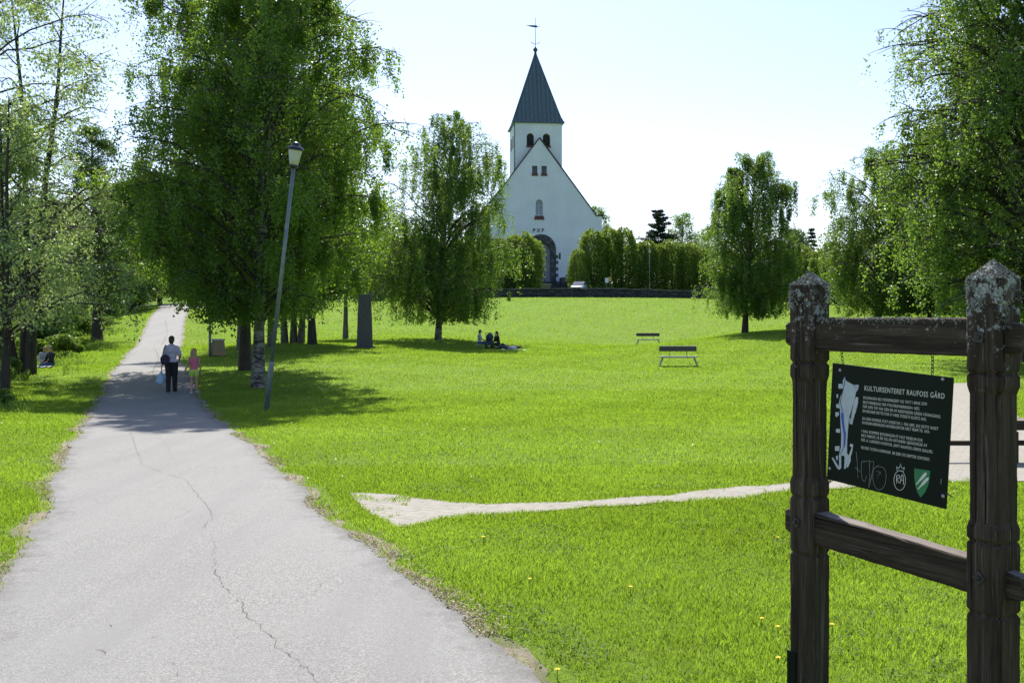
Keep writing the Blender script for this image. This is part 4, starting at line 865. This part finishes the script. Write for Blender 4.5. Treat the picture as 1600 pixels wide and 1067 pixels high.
def rail(z0a,z1a,z0b,z1b,th,seed):
    """a = left end bottom/top, b = right end"""
    r=np.random.default_rng(seed); xs=[-.115,-.10,-.066]+list(np.linspace(-.06,SP+.06,24))+[SP+.066,SP+.11,SP+.125]; vs=[]
    for i,x in enumerate(xs):
        t_=x/SP; zb=z0a+(z0b-z0a)*t_; zt=z1a+(z1b-z1a)*t_; k=1.0
        if i<3 or i>len(xs)-4: k=[.62,.74,.80][min(i if i<3 else len(xs)-1-i,2)]
        m_=(zb+zt)/2; hz=(zt-zb)/2*k; hy=th/2*(1 if k==1 else .75); e=.006
        for a,c_ in ((-hy+e,-hz),(hy-e,-hz),(hy,-hz+e),(hy,hz-e),(hy-e,hz),(-hy+e,hz),(-hy,hz-e),(-hy,-hz+e)): vs.append((x,a+r.normal()*.0006,m_+c_+r.normal()*.0009))
    n=8; fs=[(i*n+k,i*n+(k+1)%n,(i+1)*n+(k+1)%n,(i+1)*n+k) for i in range(len(xs)-1) for k in range(n)]+[tuple(range(n)),tuple((len(xs)-1)*n+k for k in range(n))]
    b=MB(); b.add(vs,fs); return b.build('rail',M['rail_wood'],fr)
zL=lambda y_:EYE-(y_-HY)/F*4.27; zR=lambda y_:EYE-(y_-HY)/F*3.66
def rail_lichen(ro,zf,seed,n):
    r=np.random.default_rng(seed); c=r.random((14,1))*SP; x=(c[r.integers(14,size=n),0]+r.normal(size=n)*.035); k=(x>.07)&(x<SP-.07); x=x[k]; n=len(x); y=(r.random(n)-.5)*.07; e=r.random(n)<.45; y=np.where(e,-.0385,y); z=zf(x)+np.where(e,-np.abs(r.normal(size=n))*.012,.001)
    link('lichen',polymesh('lichen',leaves(np.stack([x,y,z],-1),.0065,r,asp=.9,down=0),4),M['lichen'],ro)
ra=rail(zL(548),zL(496.5),zR(557),zR(497),.075,4); rail_lichen(ra,lambda x:zL(496.5)+(zR(497)-zL(496.5))*x/SP,3,900); rail(zL(850),zL(800),zR(925),zR(872),.085,5)
def bolt(x,hw,z_,rot):
    b=MB(); b.box((x,-hw-.003,z_),(.038,.006,.038),R=Matrix.Rotation(rot,3,'Y')); b.tube([(x,-hw-.005,z_),(x,-hw-.014,z_)],.009,6); b.build('bolt',M['rust'],fr)
bolt(SP-.012,.069,EYE-(527-HY)/F*3.55,.15); bolt(SP-.012,.069,EYE-(905-HY)/F*3.55,.78); bolt(-.02,.064,EYE-(818-HY)/F*4.3,.4)
b=MB(); b.box((-.045,-.0665,.10),(.05,.006,.30)); b.build('foot_bracket',M['board'],fr)
# ------------------------------------------------------------------ information board
TLp=Vector((1.349+.456*.151,4.35-.75*.151,EYE-67/F*4.237)); tilt=math.atan2(.0355,.5815); BW,BH=.5825,.517
ib=bpy.data.objects.new('information_board',None); C.objects.link(ib); ib.location=TLp
ib.rotation_euler=(0,0,0); ib.matrix_world=Matrix.Translation(TLp)@Matrix.Rotation(ang,4,'Z')@Matrix.Rotation(tilt,4,'Y')
tag(ib,'tilted black information board with white Norwegian text hanging on a chain','sign')
b=MB(); b.box((BW/2,0,-BH/2),(BW,.008,BH)); b.build('panel',M['board'],ib)
def bl(px_,py_):
    k=(px_-800)/F; t_=(4.35*k-1.349)/(.456+.75*k); x=(t_-.151)*.877*(BW/.5815)
    top_=567+(px_-1302)*.1223; bot=752+(px_-1302)*.234; return x,-(py_-top_)/(bot-top_)*BH
def zp(x,y): return bl(1280+x/4.267,560+y/4.267)
FY=-.0055
def decal(name,polys,mat,parent,y=FY,z0=zp):
    b=MB()
    for pl in polys: b.prism([z0(*q) for q in pl],y,-.003)
    return b.build(name,mat,parent)
def stroke(name,lines,w,mat,parent,y=FY,close=False):
    b=MB()
    for ln in lines:
        p=[zp(*q) for q in ln]
        # catmull smoothing
        P_=[];n=len(p)
        for i in range(n-1):
            a=p[max(i-1,0)];b0=p[i];c0=p[i+1];d0=p[min(i+2,n-1)]
            for t_ in (0,.25,.5,.75):
                P_.append(tuple(.5*((2*b0[k])+(-a[k]+c0[k])*t_+(2*a[k]-5*b0[k]+4*c0[k]-d0[k])*t_*t_+(-a[k]+3*b0[k]-3*c0[k]+d0[k])*t_**3) for k in (0,1)))
        P_.append(p[-1]); b.tube([(q[0],y,q[1]) for q in P_],w,4)
    return b.build(name,mat,parent)
def put_text(txt,x0y,x1y,cap,off,name='lettering'):
    me=text_mesh(txt,1.0,.0004,off,sp=1.12); n=len(me.vertices); co=np.empty(n*3,np.float32); me.vertices.foreach_get('co',co); co=co.reshape(-1,3)
    ax=bl(*x0y); bx_=bl(*x1y); mn,mx=co[:,0].min(),co[:,0].max(); Wd=bx_[0]-ax[0]; ch_=co[:,1]
    u=(co[:,0]-mn)/(mx-mn); caph=bl(x0y[0],x0y[1]-cap)[1]-ax[1]
    out=np.stack([ax[0]+u*Wd,np.full(n,FY)-co[:,2]*1.0,ax[1]+(bx_[1]-ax[1])*u+ch_/.73*caph],-1); me.vertices.foreach_set('co',out.ravel()); me.update(); return link(name,me,M['white_paint'],ib)
put_text('KULTURSENTERET RAUFOSS GÅRD',(1354,610.2),(1479,622.8),8.3,.0,'heading')
BL_=[("BYGNINGEN BLE MODERNISERT OG TATT I BRUK SOM",623.7,1452,633.4),("BESTYRERBOLIG FOR FYRSTIKKFABRIKKEN I 1875.",630.8,1441.7,641),("FØR DEN TID VAR DEN EN AV RØDFOSSEN GÅRDS VÅNINGSHUS.",637.6,1475,653),("EN REGNER DETTE FOR Å VÆRE STEDETS ELDSTE HUS.",644.6,1453,657.5),
 ("DA DEN NORSKE STAT OVERTOK 1. MAI 1895, BLE DETTE HUSET",656.5,1472,672),("PATRONFABRIKKENS HOVEDKONTOR HELT FRAM TIL 1954.",663.2,1459,677),("I DAG ROMMER BYGNINGEN ET FAST MUSEUM FOR",676.5,1448.7,690.5),("RA'S FØRSTE 10 ÅR OG EN HISTORISK GJENGIVELSE AV",683.3,1456,698.5),
 ("DIR. A. LUNDER'S KONTOR, SAMT RAUFOSS GÅRDS GALLERI.",690.2,1465.8,708.5),("VESTRE TOTEN KOMMUNE  ER EIER OG DRIFTER SENTERET.",702.5,1462,720.5)]
for tx,y0_,x1_,y1_ in BL_: put_text(tx,(1353,y0_),(x1_,y1_),4.7,-.004)
mp=decal('site_map',[[(180,122),(190,150),(268,192),(262,205),(255,262),(245,300),(232,360),(222,400),(219,470),(217,560),(220,640),(232,655),(250,600),(235,590),(240,575),(258,580),(255,625),(245,665),(248,690),(232,735),(222,738),(224,710),(215,745),(206,748),(206,660),(182,655),(186,740),(176,754),(160,745),(120,675),(128,670),(165,725),(172,735),(168,650),(178,600),(176,520),(168,440),(160,350),(150,300),(158,255),(172,225),(168,150)],
 [(262,258),(276,262),(276,300),(262,370),(258,375),(245,445),(228,440),(224,405),(240,400),(236,440),(246,300)],
 [(140,172),(160,170),(172,180),(172,200),(148,204),(142,198)],[(130,242),(142,240),(142,266),(134,266)],[(132,308),(158,306),(158,336),(134,332)],[(130,362),(152,362),(154,380),(140,396),(130,390)],
 [(137,480),(150,474),(166,478),(166,502),(142,500)],[(138,594),(168,592),(168,626),(140,624)],[(148,660),(162,656),(160,690),(150,684)],[(235,178),(274,176),(274,200),(264,222)]],M['map_grey'],ib)
stroke('river_line',[[(185,120),(176,200),(165,260),(162,300),(178,360)],[(205,500),(204,580),(190,620),(175,650)]],.0011,M['map_blue'],mp,FY-.0012)
decal('river_band',[[(170,362),(184,368),(192,440),(206,520),(204,590),(196,600),(194,520),(180,450),(170,400)]],M['map_blue'],mp,FY-.0012)
stroke('graffiti',[[(282,630),(292,700),(303,808)],[(280,735),(325,772)],[(345,690),(322,700),(328,800),(348,830),(358,790)],[(330,700),(372,688),(385,700)],[(372,690),(380,780),(378,872),(396,770),(402,700),(388,690)],[(396,762),(420,730),(470,735),(490,790),(480,860),(445,885),(412,850),(400,780),(412,735),(440,718)],[(425,758),(452,768),(430,790)],[(433,800),(436,806)]],.0011,M['scratch'],ib)
cxq,cyq=582,818; ov=[(cxq+39*math.cos(a),cyq+66*math.sin(a)+(39*math.cos(a))*.14) for a in [2*math.pi*k/24 for k in range(25)]]
em=stroke('emblem',[ov,[(560,748),(558,725),(572,738),(582,715),(594,738),(608,728),(604,752)],[(560,752),(604,756)],[(582,712),(582,704)]],.0013,M['white_paint'],ib)
stroke('monogram',[[(560,785),(562,838)],[(556,788),(574,782),(578,800),(564,810),(580,838)],[(586,838),(592,785),(604,790),(608,845)],[(588,812),(606,818)]],.0017,M['white_paint'],em)
sd=decal('shield',[[(674,735),(781,750),(780,800),(772,850),(755,895),(727,932),(705,900),(690,860),(678,800)]],M['shield_green'],ib)
def club(x0,y0,x1,y1):
    a=Vector((x0,y0)); c_=Vector((x1,y1)); d=(c_-a); n_=Vector((-d.y,d.x)).normalized(); L=[]
    prof=[(0,3),(.3,5),(.6,10),(.85,10),(.95,7),(1,3)]
    return [tuple(a+d*t_+n_*w) for t_,w in prof]+[tuple(a+d*t_-n_*w) for t_,w in prof[::-1]]
decal('club_mark',[club(693,845,758,764),club(707,875,773,797)],M['white_paint'],sd,FY-.0012)
for q in ((146,77),(831,136),(109,744),(877,919)):
    x,z_=zp(*q); b=MB(); b.lathe([(.0085,0),(.0085,.002),(.005,.005),(.001,.0055)],10); me=b.mesh('bolt'); me.transform(Matrix.Rotation(rad(90),4,'X')); link('bolt',me,M['steel'],ib,(x,-.004,z_))
b=MB(); b.box((zp(857,822)[0],-.0045,zp(857,822)[1]),(.003,.001,.02)); b.build('scratch_mark',M['scratch'],ib)
def chain(p0,p1,name='chain'):
    p0=Vector(p0);p1=Vector(p1); d=p1-p0; n=max(2,int(d.length/.013)); b=MB()
    for i in range(n):
        c_=p0.lerp(p1,(i+.5)/n); s=1 if i%2 else 0; L=[]
        for k in range(9):
            a=2*math.pi*k/8; L.append(c_+d.normalized()*math.cos(a)*.0095+(Vector((1,0,0)) if s else Vector((0,1,0)))*math.sin(a)*.0055)
        b.tube(L,.0016,5,cap=False)
    b.build(name,M['rust'],ib)
cx_=zp(158,20)[0]; chain((cx_,0,.0),(cx_-.012,0,.062)); chain((.49,0,0),(.486,0,.085)); chain((BW-.01,0,-BH*.875),(BW+.022,0,-BH*.895),'chain')
chain((.03,.01,-BH+.01),(-.03,.0,-BH-.05))
# ------------------------------------------------------------------ people
def capsule(b,p0,r0,p1,r1,n=12):
    p0=Vector(p0);p1=Vector(p1); d=p1-p0; L=max(d.length,1e-5); u=d/L; P_=[];R_=[]
    for k in range(5): a=math.pi/2*k/4.0; P_.append(p0-u*r0*math.cos(a)); R_.append(max(r0*math.sin(a),.0005))
    for k in range(5): a=math.pi/2*k/4.0; P_.append(p1+u*r1*math.sin(a)); R_.append(max(r1*math.cos(a),.0005))
    b.tube(P_,R_,n)
def ell(b,c,rx,ry,rz,n=14,rot=None):
    c=Vector(c); vs=[];m=9
    for i in range(m):
        t_=math.pi*i/(m-1); z_=math.cos(t_); s=max(math.sin(t_),.01)
        for k in range(n):
            v=Vector((rx*s*math.cos(2*math.pi*k/n),ry*s*math.sin(2*math.pi*k/n),rz*z_)); v=rot@v if rot is not None else v; vs.append(c+v)
    b.add(vs,[(i*n+k,(i+1)*n+k,(i+1)*n+(k+1)%n,i*n+(k+1)%n) for i in range(m-1) for k in range(n)]+[tuple(range(n)),tuple((m-1)*n+k for k in range(n))[::-1]],0,True)
def fuse(name,b,mat,parent,vox,sm=4):
    o=b.build('tmp',mat); md=o.modifiers.new('r','REMESH'); md.mode='VOXEL'; md.voxel_size=vox; md.use_smooth_shade=True
    m2=o.modifiers.new('s','SMOOTH'); m2.factor=.5; m2.iterations=sm
    bpy.context.view_layer.update(); me=evalmesh(o); bpy.data.objects.remove(o); me.name=name
    me.materials.clear(); me.polygons.foreach_set('use_smooth',np.ones(len(me.polygons),bool)); return link(name,me,mat,parent)
def person(label,loc,J,fd,top,bottom,hair,shoe,sleeve=.8,shorts=False,hairlen=.0,slim=1.0,rz=0,curl=(0,0,-1),sc=1):
    t=thing('person',label,'person',loc,rz); t.scale=(sc,sc,sc); V_=lambda k:Vector(J[k]); fd=Vector(fd).normalized(); side=fd.cross(Vector((0,0,1))).normalized()
    hd=V_('head'); up=(hd-V_('neck')).normalized(); sd_=fd.cross(up).normalized(); R3=Matrix((sd_,fd,up)).transposed(); s=slim
    tdir=(V_('neck')-V_('pelvis')).normalized(); ls=(V_('shR')-V_('shL')).normalized(); td=ls.cross(tdir).normalized(); RT=Matrix((ls,td,tdir)).transposed()
    def torso(b,g):
        pv=V_('pelvis'); nk=V_('neck'); L=(nk-pv).length
        ell(b,pv+tdir*.02,.155*s+g,.11*s+g,.13+g,rot=RT); ell(b,pv+tdir*L*.38,.125*s+g,.095*s+g,.16+g,rot=RT); ell(b,pv+tdir*L*.70,.155*s+g,.11*s+g,.17+g,rot=RT)
        capsule(b,V_('shL'),.055*s+g,V_('shR'),.055*s+g); capsule(b,pv+tdir*L*.8,.09*s+g,nk-tdir*.04,.06*s+g)
    b=MB(); torso(b,0); capsule(b,V_('neck')-tdir*.05,.052*s,hd-up*.05,.045*s)
    ell(b,hd+up*.02,.074,.092,.112,rot=R3); ell(b,hd-up*.055+fd*.02,.052,.062,.055,rot=R3); capsule(b,hd+fd*.092-up*.005,.009,hd+fd*.102-up*.025,.013)
    for q in (-1,1): ell(b,hd+sd_*q*.076-up*.005,.010,.02,.03,rot=R3)
    capsule(b,hd+fd*.082-up*.058+sd_*.02,.007,hd+fd*.082-up*.058-sd_*.02,.007)
    for q in 'LR':
        capsule(b,V_('sh'+q),.050*s,V_('el'+q),.038*s); capsule(b,V_('el'+q),.037*s,V_('wr'+q),.025*s)
        capsule(b,V_('hip'+q),.082*s,V_('kn'+q),.056*s); capsule(b,V_('kn'+q),.054*s,V_('kn'+q).lerp(V_('an'+q),.35)-fd*.01,.052*s); capsule(b,V_('kn'+q).lerp(V_('an'+q),.35),.050*s,V_('an'+q),.034*s)
        capsule(b,V_('an'+q)-fd*.03-Vector((0,0,.03)),.032,V_('to'+q),.028)
        w=V_('wr'+q); hdn=(w-V_('el'+q)).normalized(); px2=hdn.orthogonal().normalized() if abs(hdn.dot(side))>.9 else (fd-hdn*fd.dot(hdn)).normalized(); pn=hdn.cross(px2)
        ell(b,w+hdn*.045,.040,.018,.05,rot=Matrix((px2,pn,hdn)).transposed())
        for i,(o_,l_) in enumerate(((-.028,.062),(-.010,.072),(.010,.068),(.028,.052))):
            k0=w+hdn*.085+px2*o_; k1=k0+hdn*l_*.5+pn*.004; k2=k1+(hdn*.7+pn*.7).normalized()*l_*.5; capsule(b,k0,.0095,k1,.009,8); capsule(b,k1,.009,k2,.0075,8)
        k0=w+hdn*.02+px2*.034; k1=k0+(px2*.6+hdn*.8).normalized()*.035; capsule(b,k0,.012,k1,.010,8); capsule(b,k1,.010,k1+(hdn+pn*.4).normalized()*.028,.008,8)
    fuse('body',b,M['skin'],t,.0075,4)
    b=MB(); g=.016; torso(b,g)
    for q in 'LR':
        a=V_('sh'+q); e=V_('el'+q); w=V_('wr'+q)
        if sleeve<=1: 
            if sleeve>0: capsule(b,a,.058*s+g,a.lerp(e,sleeve),.050*s+g)
        else: capsule(b,a,.056*s+g,e,.044*s+g); capsule(b,e,.044*s+g,e.lerp(w,sleeve-1),.034*s+g)
    fuse('top',b,top,t,.012,3)
    b=MB(); g=.014; pv=V_('pelvis'); ell(b,pv,.16*s+g,.115*s+g,.125+g,rot=RT)
    for q in 'LR':
        a=V_('hip'+q); k=V_('kn'+q); n_=V_('an'+q)
        if shorts: capsule(b,a,.092*s+g,a.lerp(k,.38),.082*s+g)
        else: capsule(b,a,.088*s+g,k,.060*s+g); capsule(b,k,.060*s+g,n_+ (k-n_).normalized()*.02,.044*s+g)
    fuse('shorts' if shorts else 'trousers',b,bottom,t,.012,3)
    for q in 'LR':
        b=MB(); capsule(b,V_('an'+q)-fd*.035-Vector((0,0,.035)),.042,V_('to'+q),.036); fuse('shoe',b,shoe,t,.008,2)
    b=MB(); ell(b,hd+up*.045-fd*.018,.088,.098,.10,rot=R3); ell(b,hd-fd*.045-up*.01,.078,.062,.10,rot=R3)
    if hairlen: 
        for k in range(7): a=(k-3)/3; capsule(b,hd-fd*.06+sd_*a*.06+up*.02,.035,hd-fd*(.09-.02*abs(a))+sd_*a*.085-Vector((0,0,hairlen*(1-.15*abs(a)))),.018)
    fuse('hair',b,hair,t,.01,2)
    b=MB()
    for q in (-1,1): ell(b,hd+fd*.084+sd_*q*.032+up*.015,.010,.006,.007,rot=R3)
    b.build('eyes',M['tyre'],t)
    return t
def standing(H,ph=.0,arml=None,armr=None):
    k=H; J={'pelvis':(0,0,.53*k),'neck':(0,.0,.85*k),'head':(0,.012,.928*k),'shL':(-.088*k,0,.79*k),'shR':(.088*k,0,.79*k),
     'elL':(-.15*k,.02,.63*k),'elR':(.15*k,-.02,.63*k),'wrL':(-.165*k,.03,.49*k),'wrR':(.155*k,.06,.50*k),
     'hipL':(-.055*k,0,.51*k),'hipR':(.055*k,0,.51*k),'knL':(-.055*k,.04*ph,.28*k),'knR':(.052*k,.05,.28*k),'anL':(-.05*k,-.10*ph,.055),'anR':(.05*k,.10*ph,.055)}
    for q in 'LR': a=J['an'+q]; J['to'+q]=(a[0]*1.25,a[1]+.13,.03)
    if arml: J['elL'],J['wrL']=arml
    if armr: J['elR'],J['wrR']=armr
    return J
jeans=cloth('blue_jeans',(.05,.09,.22)); black=cloth('black_cloth',(.012,.012,.015)); hairb=simple('dark_brown_hair',(.018,.012,.010),.5,scale=60); hairf=simple('blond_hair',(.32,.20,.10),.5,scale=60)
wp_=at(268,28.7); k=1.68
J=standing(1.68,1.0,arml=((-.215,.03,1.07),(-.275,.06,.83)),armr=((.24,.05,1.10),(.20,.20,.98)))
wo=person('woman in pale lilac shirt and black trousers walking away along the path',wp_,J,(0,1,0),cloth('lilac_shirt',(.44,.40,.50)),black,hairb,M['tyre'],.75,slim=1.08,rz=rad(12))
c2,s2=math.cos(rad(12)),math.sin(rad(12))
def rel(v): return wp_+Vector((v[0]*c2-v[1]*s2,v[0]*s2+v[1]*c2,v[2]))
# shoulder bag and plastic bag (held: things of their own)
t=thing('shoulder_bag','dark purple shoulder bag hanging on the walking woman','bag',rel((-.16,-.14,0)),rad(12))
b=MB(); ell(b,(-.0,-.05,1.0),.14,.06,.15); ell(b,(0,-.05,.93),.13,.07,.10); fuse('bag_body',b,cloth('purple_leather',(.035,.02,.045)),t,.012,3)
b=MB(); b.tube([(-.08,-.06,1.05),(-.03,-.03,1.30),(.0,.05,1.42),(.02,.16,1.40),(-.04,.22,1.2),(-.08,.05,1.05)],.013,6); b.build('strap',M['tyre'],t)
t=thing('plastic_bag','pale blue plastic carrier bag in the left hand of the walking woman','bag',rel((-.285,.07,0)),rad(12))
m,nt,p=nm('blue_plastic'); p.inputs['Base Color'].default_value=(.30,.46,.58,1); p.inputs['Roughness'].default_value=.35; f=noise(nt,9,4); bump(nt,f,.05,p); m_=m; 
b=MB(); ell(b,(-.03,0,.42),.115,.06,.17); ell(b,(-.05,0,.33),.13,.07,.10); ell(b,(.10,.03,.46),.08,.05,.12); capsule(b,(-.02,0,.55),.05,(0,0,.66),.015); fuse('bag_body',b,m_,t,.012,2)
b=MB(); b.tube([(-.03,0,.62),(-.012,.03,.74),(0,0,.76),(.012,-.03,.74),(0,0,.62)],.006,5); b.build('handle',m_,t)
gp_=at(303,28.6); J=standing(1.30,.9,arml=((-.20,.0,.80),(-.285,.0,.60)),armr=((.175,.02,.83),(.165,.12,.66)))
person('small girl in pink top and lime shorts walking beside the woman',gp_,J,(0,1,0),cloth('pink_top',(.55,.13,.20)),cloth('lime_shorts',(.42,.55,.10)),hairf,M['concrete'],0,True,.24,slim=.74,rz=rad(8))
# picnic group under the birch
def sitting(sg,seat=.42,lean=.0,handup=False):
    J={'pelvis':(0,0,seat+.08),'neck':(sg*(.02+lean),0,seat+.58),'head':(sg*(.05+lean),0,seat+.72),'hipL':(sg*.05,-.08,seat+.03),'hipR':(sg*.05,.08,seat+.03),'knL':(sg*.42,-.12,seat+.08),'knR':(sg*.40,.14,seat+.05),
       'anL':(sg*.38,-.12,.07),'anR':(sg*.46,.14,.07),'toL':(sg*.52,-.12,.03),'toR':(sg*.6,.15,.03),'shL':(sg*(.02+lean),-.17,seat+.52),'shR':(sg*(.02+lean),.17,seat+.52),
       'elL':(sg*.12,-.22,seat+.26),'elR':(sg*.12,.22,seat+.26),'wrL':(sg*.33,-.15,seat+.18),'wrR':(sg*.34,.12,seat+.2)}
    if sg>0: J={k_:(J[k_.replace('L','_').replace('R','L').replace('_','R')] if k_[-1] in 'LR' else v) for k_,v in J.items()}
    if handup: J['elL']=(sg*.25,-.2,seat+.3); J['wrL']=(sg*.2,-.1,seat+.58)
    return J
pa=at(749,60); person('woman in light blue top and jeans seated left at the picnic',pa,sitting(1,.30),(1,-.1,0),cloth('pale_blue_top',(.30,.36,.50)),jeans,hairb,M['tyre'],.9)
t=thing('camp_stool','low pale camp stool under the left picnic woman','stool',pa+Vector((-.05,0,0))); b=MB(); b.box((0,0,.24),(.36,.36,.04)); b.build('seat',M['concrete'],t)
for sx in (-1,1):
    for sy in (-1,1): b=MB(); b.tube([(sx*.16,sy*.16,0),(sx*.12,sy*.12,.23)],.014,6); b.build('leg',M['steel'],t)
pc=at(779,60.4); person('person in black clothes sitting right of the pushchair, hand at mouth',pc,sitting(-1,.25,.06,True),(-1,-.15,0),black,cloth('charcoal_trousers',(.03,.03,.035)),hairb,M['tyre'],1.8)
t=thing('folding_chair','low folding chair under the person in black at the picnic','chair',pc+Vector((.05,0,0))); b=MB(); b.box((0,0,.18),(.38,.38,.03)); b.build('seat',black,t)
for sx in (-1,1):
    for sy in (-1,1): b=MB(); b.tube([(sx*.17,sy*.17,0),(sx*.17,sy*.17,.17)],.012,6); b.build('leg',M['steel'],t)
# lying person
J={'pelvis':(-.15,0,.13),'neck':(.36,.05,.15),'head':(.52,.06,.18),'hipL':(-.2,.08,.12),'hipR':(-.2,-.08,.12),'knL':(-.48,.12,.36),'knR':(-.55,-.08,.22),'anL':(-.62,.12,.06),'anR':(-.9,-.1,.06),'toL':(-.74,.13,.05),'toR':(-.98,-.1,.13),
   'shL':(.32,.2,.15),'shR':(.32,-.12,.15),'elL':(.45,.36,.12),'elR':(.12,-.26,.1),'wrL':(.62,.24,.12),'wrR':(-.06,-.2,.2)}
person('person in white shirt and dark trousers lying on the grass',at(797,59.2),J,(.15,-.05,1),cloth('white_shirt',(.62,.62,.62)),cloth('dark_jeans',(.03,.035,.07)),hairb,M['tyre'],.8,rz=rad(-4))
t=at(803,59.0); b=MB(); 
g=[[(t.x-.75+.15*i,t.y-.55+.14*j,h(t.x-.75+.15*i,t.y-.55+.14*j)+.02+.008*math.sin(i*2.1+j)) for i in range(11)] for j in range(9)]
o=link('picnic_blanket',grid_mesh('picnic_blanket',np.array(g)),cloth('mint_blanket',(.30,.50,.38))); tag(o,'pale mint blanket spread under the lying person','blanket')
t=thing('pushchair','dark hooded pushchair standing between the two seated picnickers','pushchair',at(765.5,60),rad(10))
navy=cloth('navy_canvas',(.03,.045,.09)); b=MB()
vs=[];n1,n2=9,11
for i in range(n1):
    a=math.pi*i/(n1-1)
    for j in range(n2): c_=rad(-20)+rad(130)*j/(n2-1); vs.append((.24*math.cos(a),-.28*math.sin(a)*math.cos(c_)*.9+.05,.68+.30*math.sin(a)*math.sin(c_)))
b.add(vs,[(i*n2+j,i*n2+j+1,(i+1)*n2+j+1,(i+1)*n2+j) for i in range(n1-1) for j in range(n2-1)],0,True); hd_=b.build('hood',navy,t); md=hd_.modifiers.new('s','SOLIDIFY'); md.thickness=.015
b=MB(); b.box((0,.0,.42),(.40,.45,.06)); b.box((0,.2,.62),(.40,.06,.45)); b.box((0,-.25,.38),(.36,.06,.28)); b.build('seat',navy,t)
b=MB(); 
for s in (-1,1): b.tube([(s*.24,-.35,.10),(s*.22,.1,.5),(s*.22,.42,.98)],.013,6); b.tube([(s*.24,.35,.10),(s*.22,-.05,.5)],.013,6)
b.tube([(-.22,.42,.98),(.22,.42,.98)],.016,6); b.build('frame',M['rust'],t)
for s in (-1,1):
    for y in (-.35,.35):
        b=MB(); b.tube([(s*.24-.015,y,.10),(s*.24+.015,y,.10)],.10,14); b.build('wheel',M['tyre'],t)
# seated pair at left
ps=at(70,42.5); person('blond person in pale top and jeans sitting on the bank, left of pair',ps,sitting(1,.10),(1,-.6,0),cloth('grey_top',(.33,.34,.36)),jeans,hairf,M['tyre'],1.7,rz=rad(-60))
ps2=at(80.5,42); person('person in black top and jeans sitting on the bank, right of pair',ps2,sitting(-1,.10),(-1,-.6,0),black,jeans,hairb,M['white'],1.7,rz=rad(60))
t=gp(63,576); b=MB(); g=[[(t.x-.35+.1*i,t.y-.2+.1*j,h(t.x-.35+.1*i,t.y-.2+.1*j)+.09+.02*math.sin(i*2+j*1.3)) for i in range(8)] for j in range(6)]
o=link('white_cloth',grid_mesh('white_cloth',np.array(g)),M['white']); tag(o,'small white cloth lying on the grass before the seated pair','cloth'); md=o.modifiers.new('s','SOLIDIFY'); md.thickness=.02
# ------------------------------------------------------------------ light, sky, camera
wd=bpy.data.worlds.new('World'); S.world=wd; wd.use_nodes=True; nt=wd.node_tree; sk=nt.nodes.new('ShaderNodeTexSky'); sk.sky_type='NISHITA'; sk.sun_disc=False
sk.sun_elevation=SUN_EL; sk.sun_rotation=SUN_AZ; sk.altitude=200; sk.air_density=1.0; sk.dust_density=.95; sk.ozone_density=1.5
nt.links.new(mixc(nt,1.0,sk.outputs[0],(1.0,.955,1.03),'MULTIPLY'),nt.nodes['Background'].inputs[0]); nt.nodes['Background'].inputs[1].default_value=.125
ld=bpy.data.lights.new('sun','SUN'); ld.energy=4.6; ld.angle=rad(.53); ld.color=(1,.955,.88); lo=bpy.data.objects.new('sun',ld); C.objects.link(lo)
sd=Vector((math.sin(SUN_AZ)*math.cos(SUN_EL),math.cos(SUN_AZ)*math.cos(SUN_EL),math.sin(SUN_EL))); lo.rotation_euler=(-sd).to_track_quat('-Z','Y').to_euler(); lo.location=(0,0,60)
cd=bpy.data.cameras.new('camera'); cam=bpy.data.objects.new('camera',cd); C.objects.link(cam); cam.location=(0,0,EYE); cam.rotation_euler=(rad(90),0,0)
cd.sensor_width=36; cd.lens=36*F/1600; cd.shift_y=-(533.5-HY)/1600; cd.clip_end=2000; cd.clip_start=.05
S.camera=cam
S.view_settings.view_transform='Standard'; S.view_settings.look='None'; S.view_settings.exposure=.75; S.view_settings.gamma=1
S.cycles.max_bounces=6; S.cycles.diffuse_bounces=3; S.cycles.transmission_bounces=3; S.cycles.glossy_bounces=2
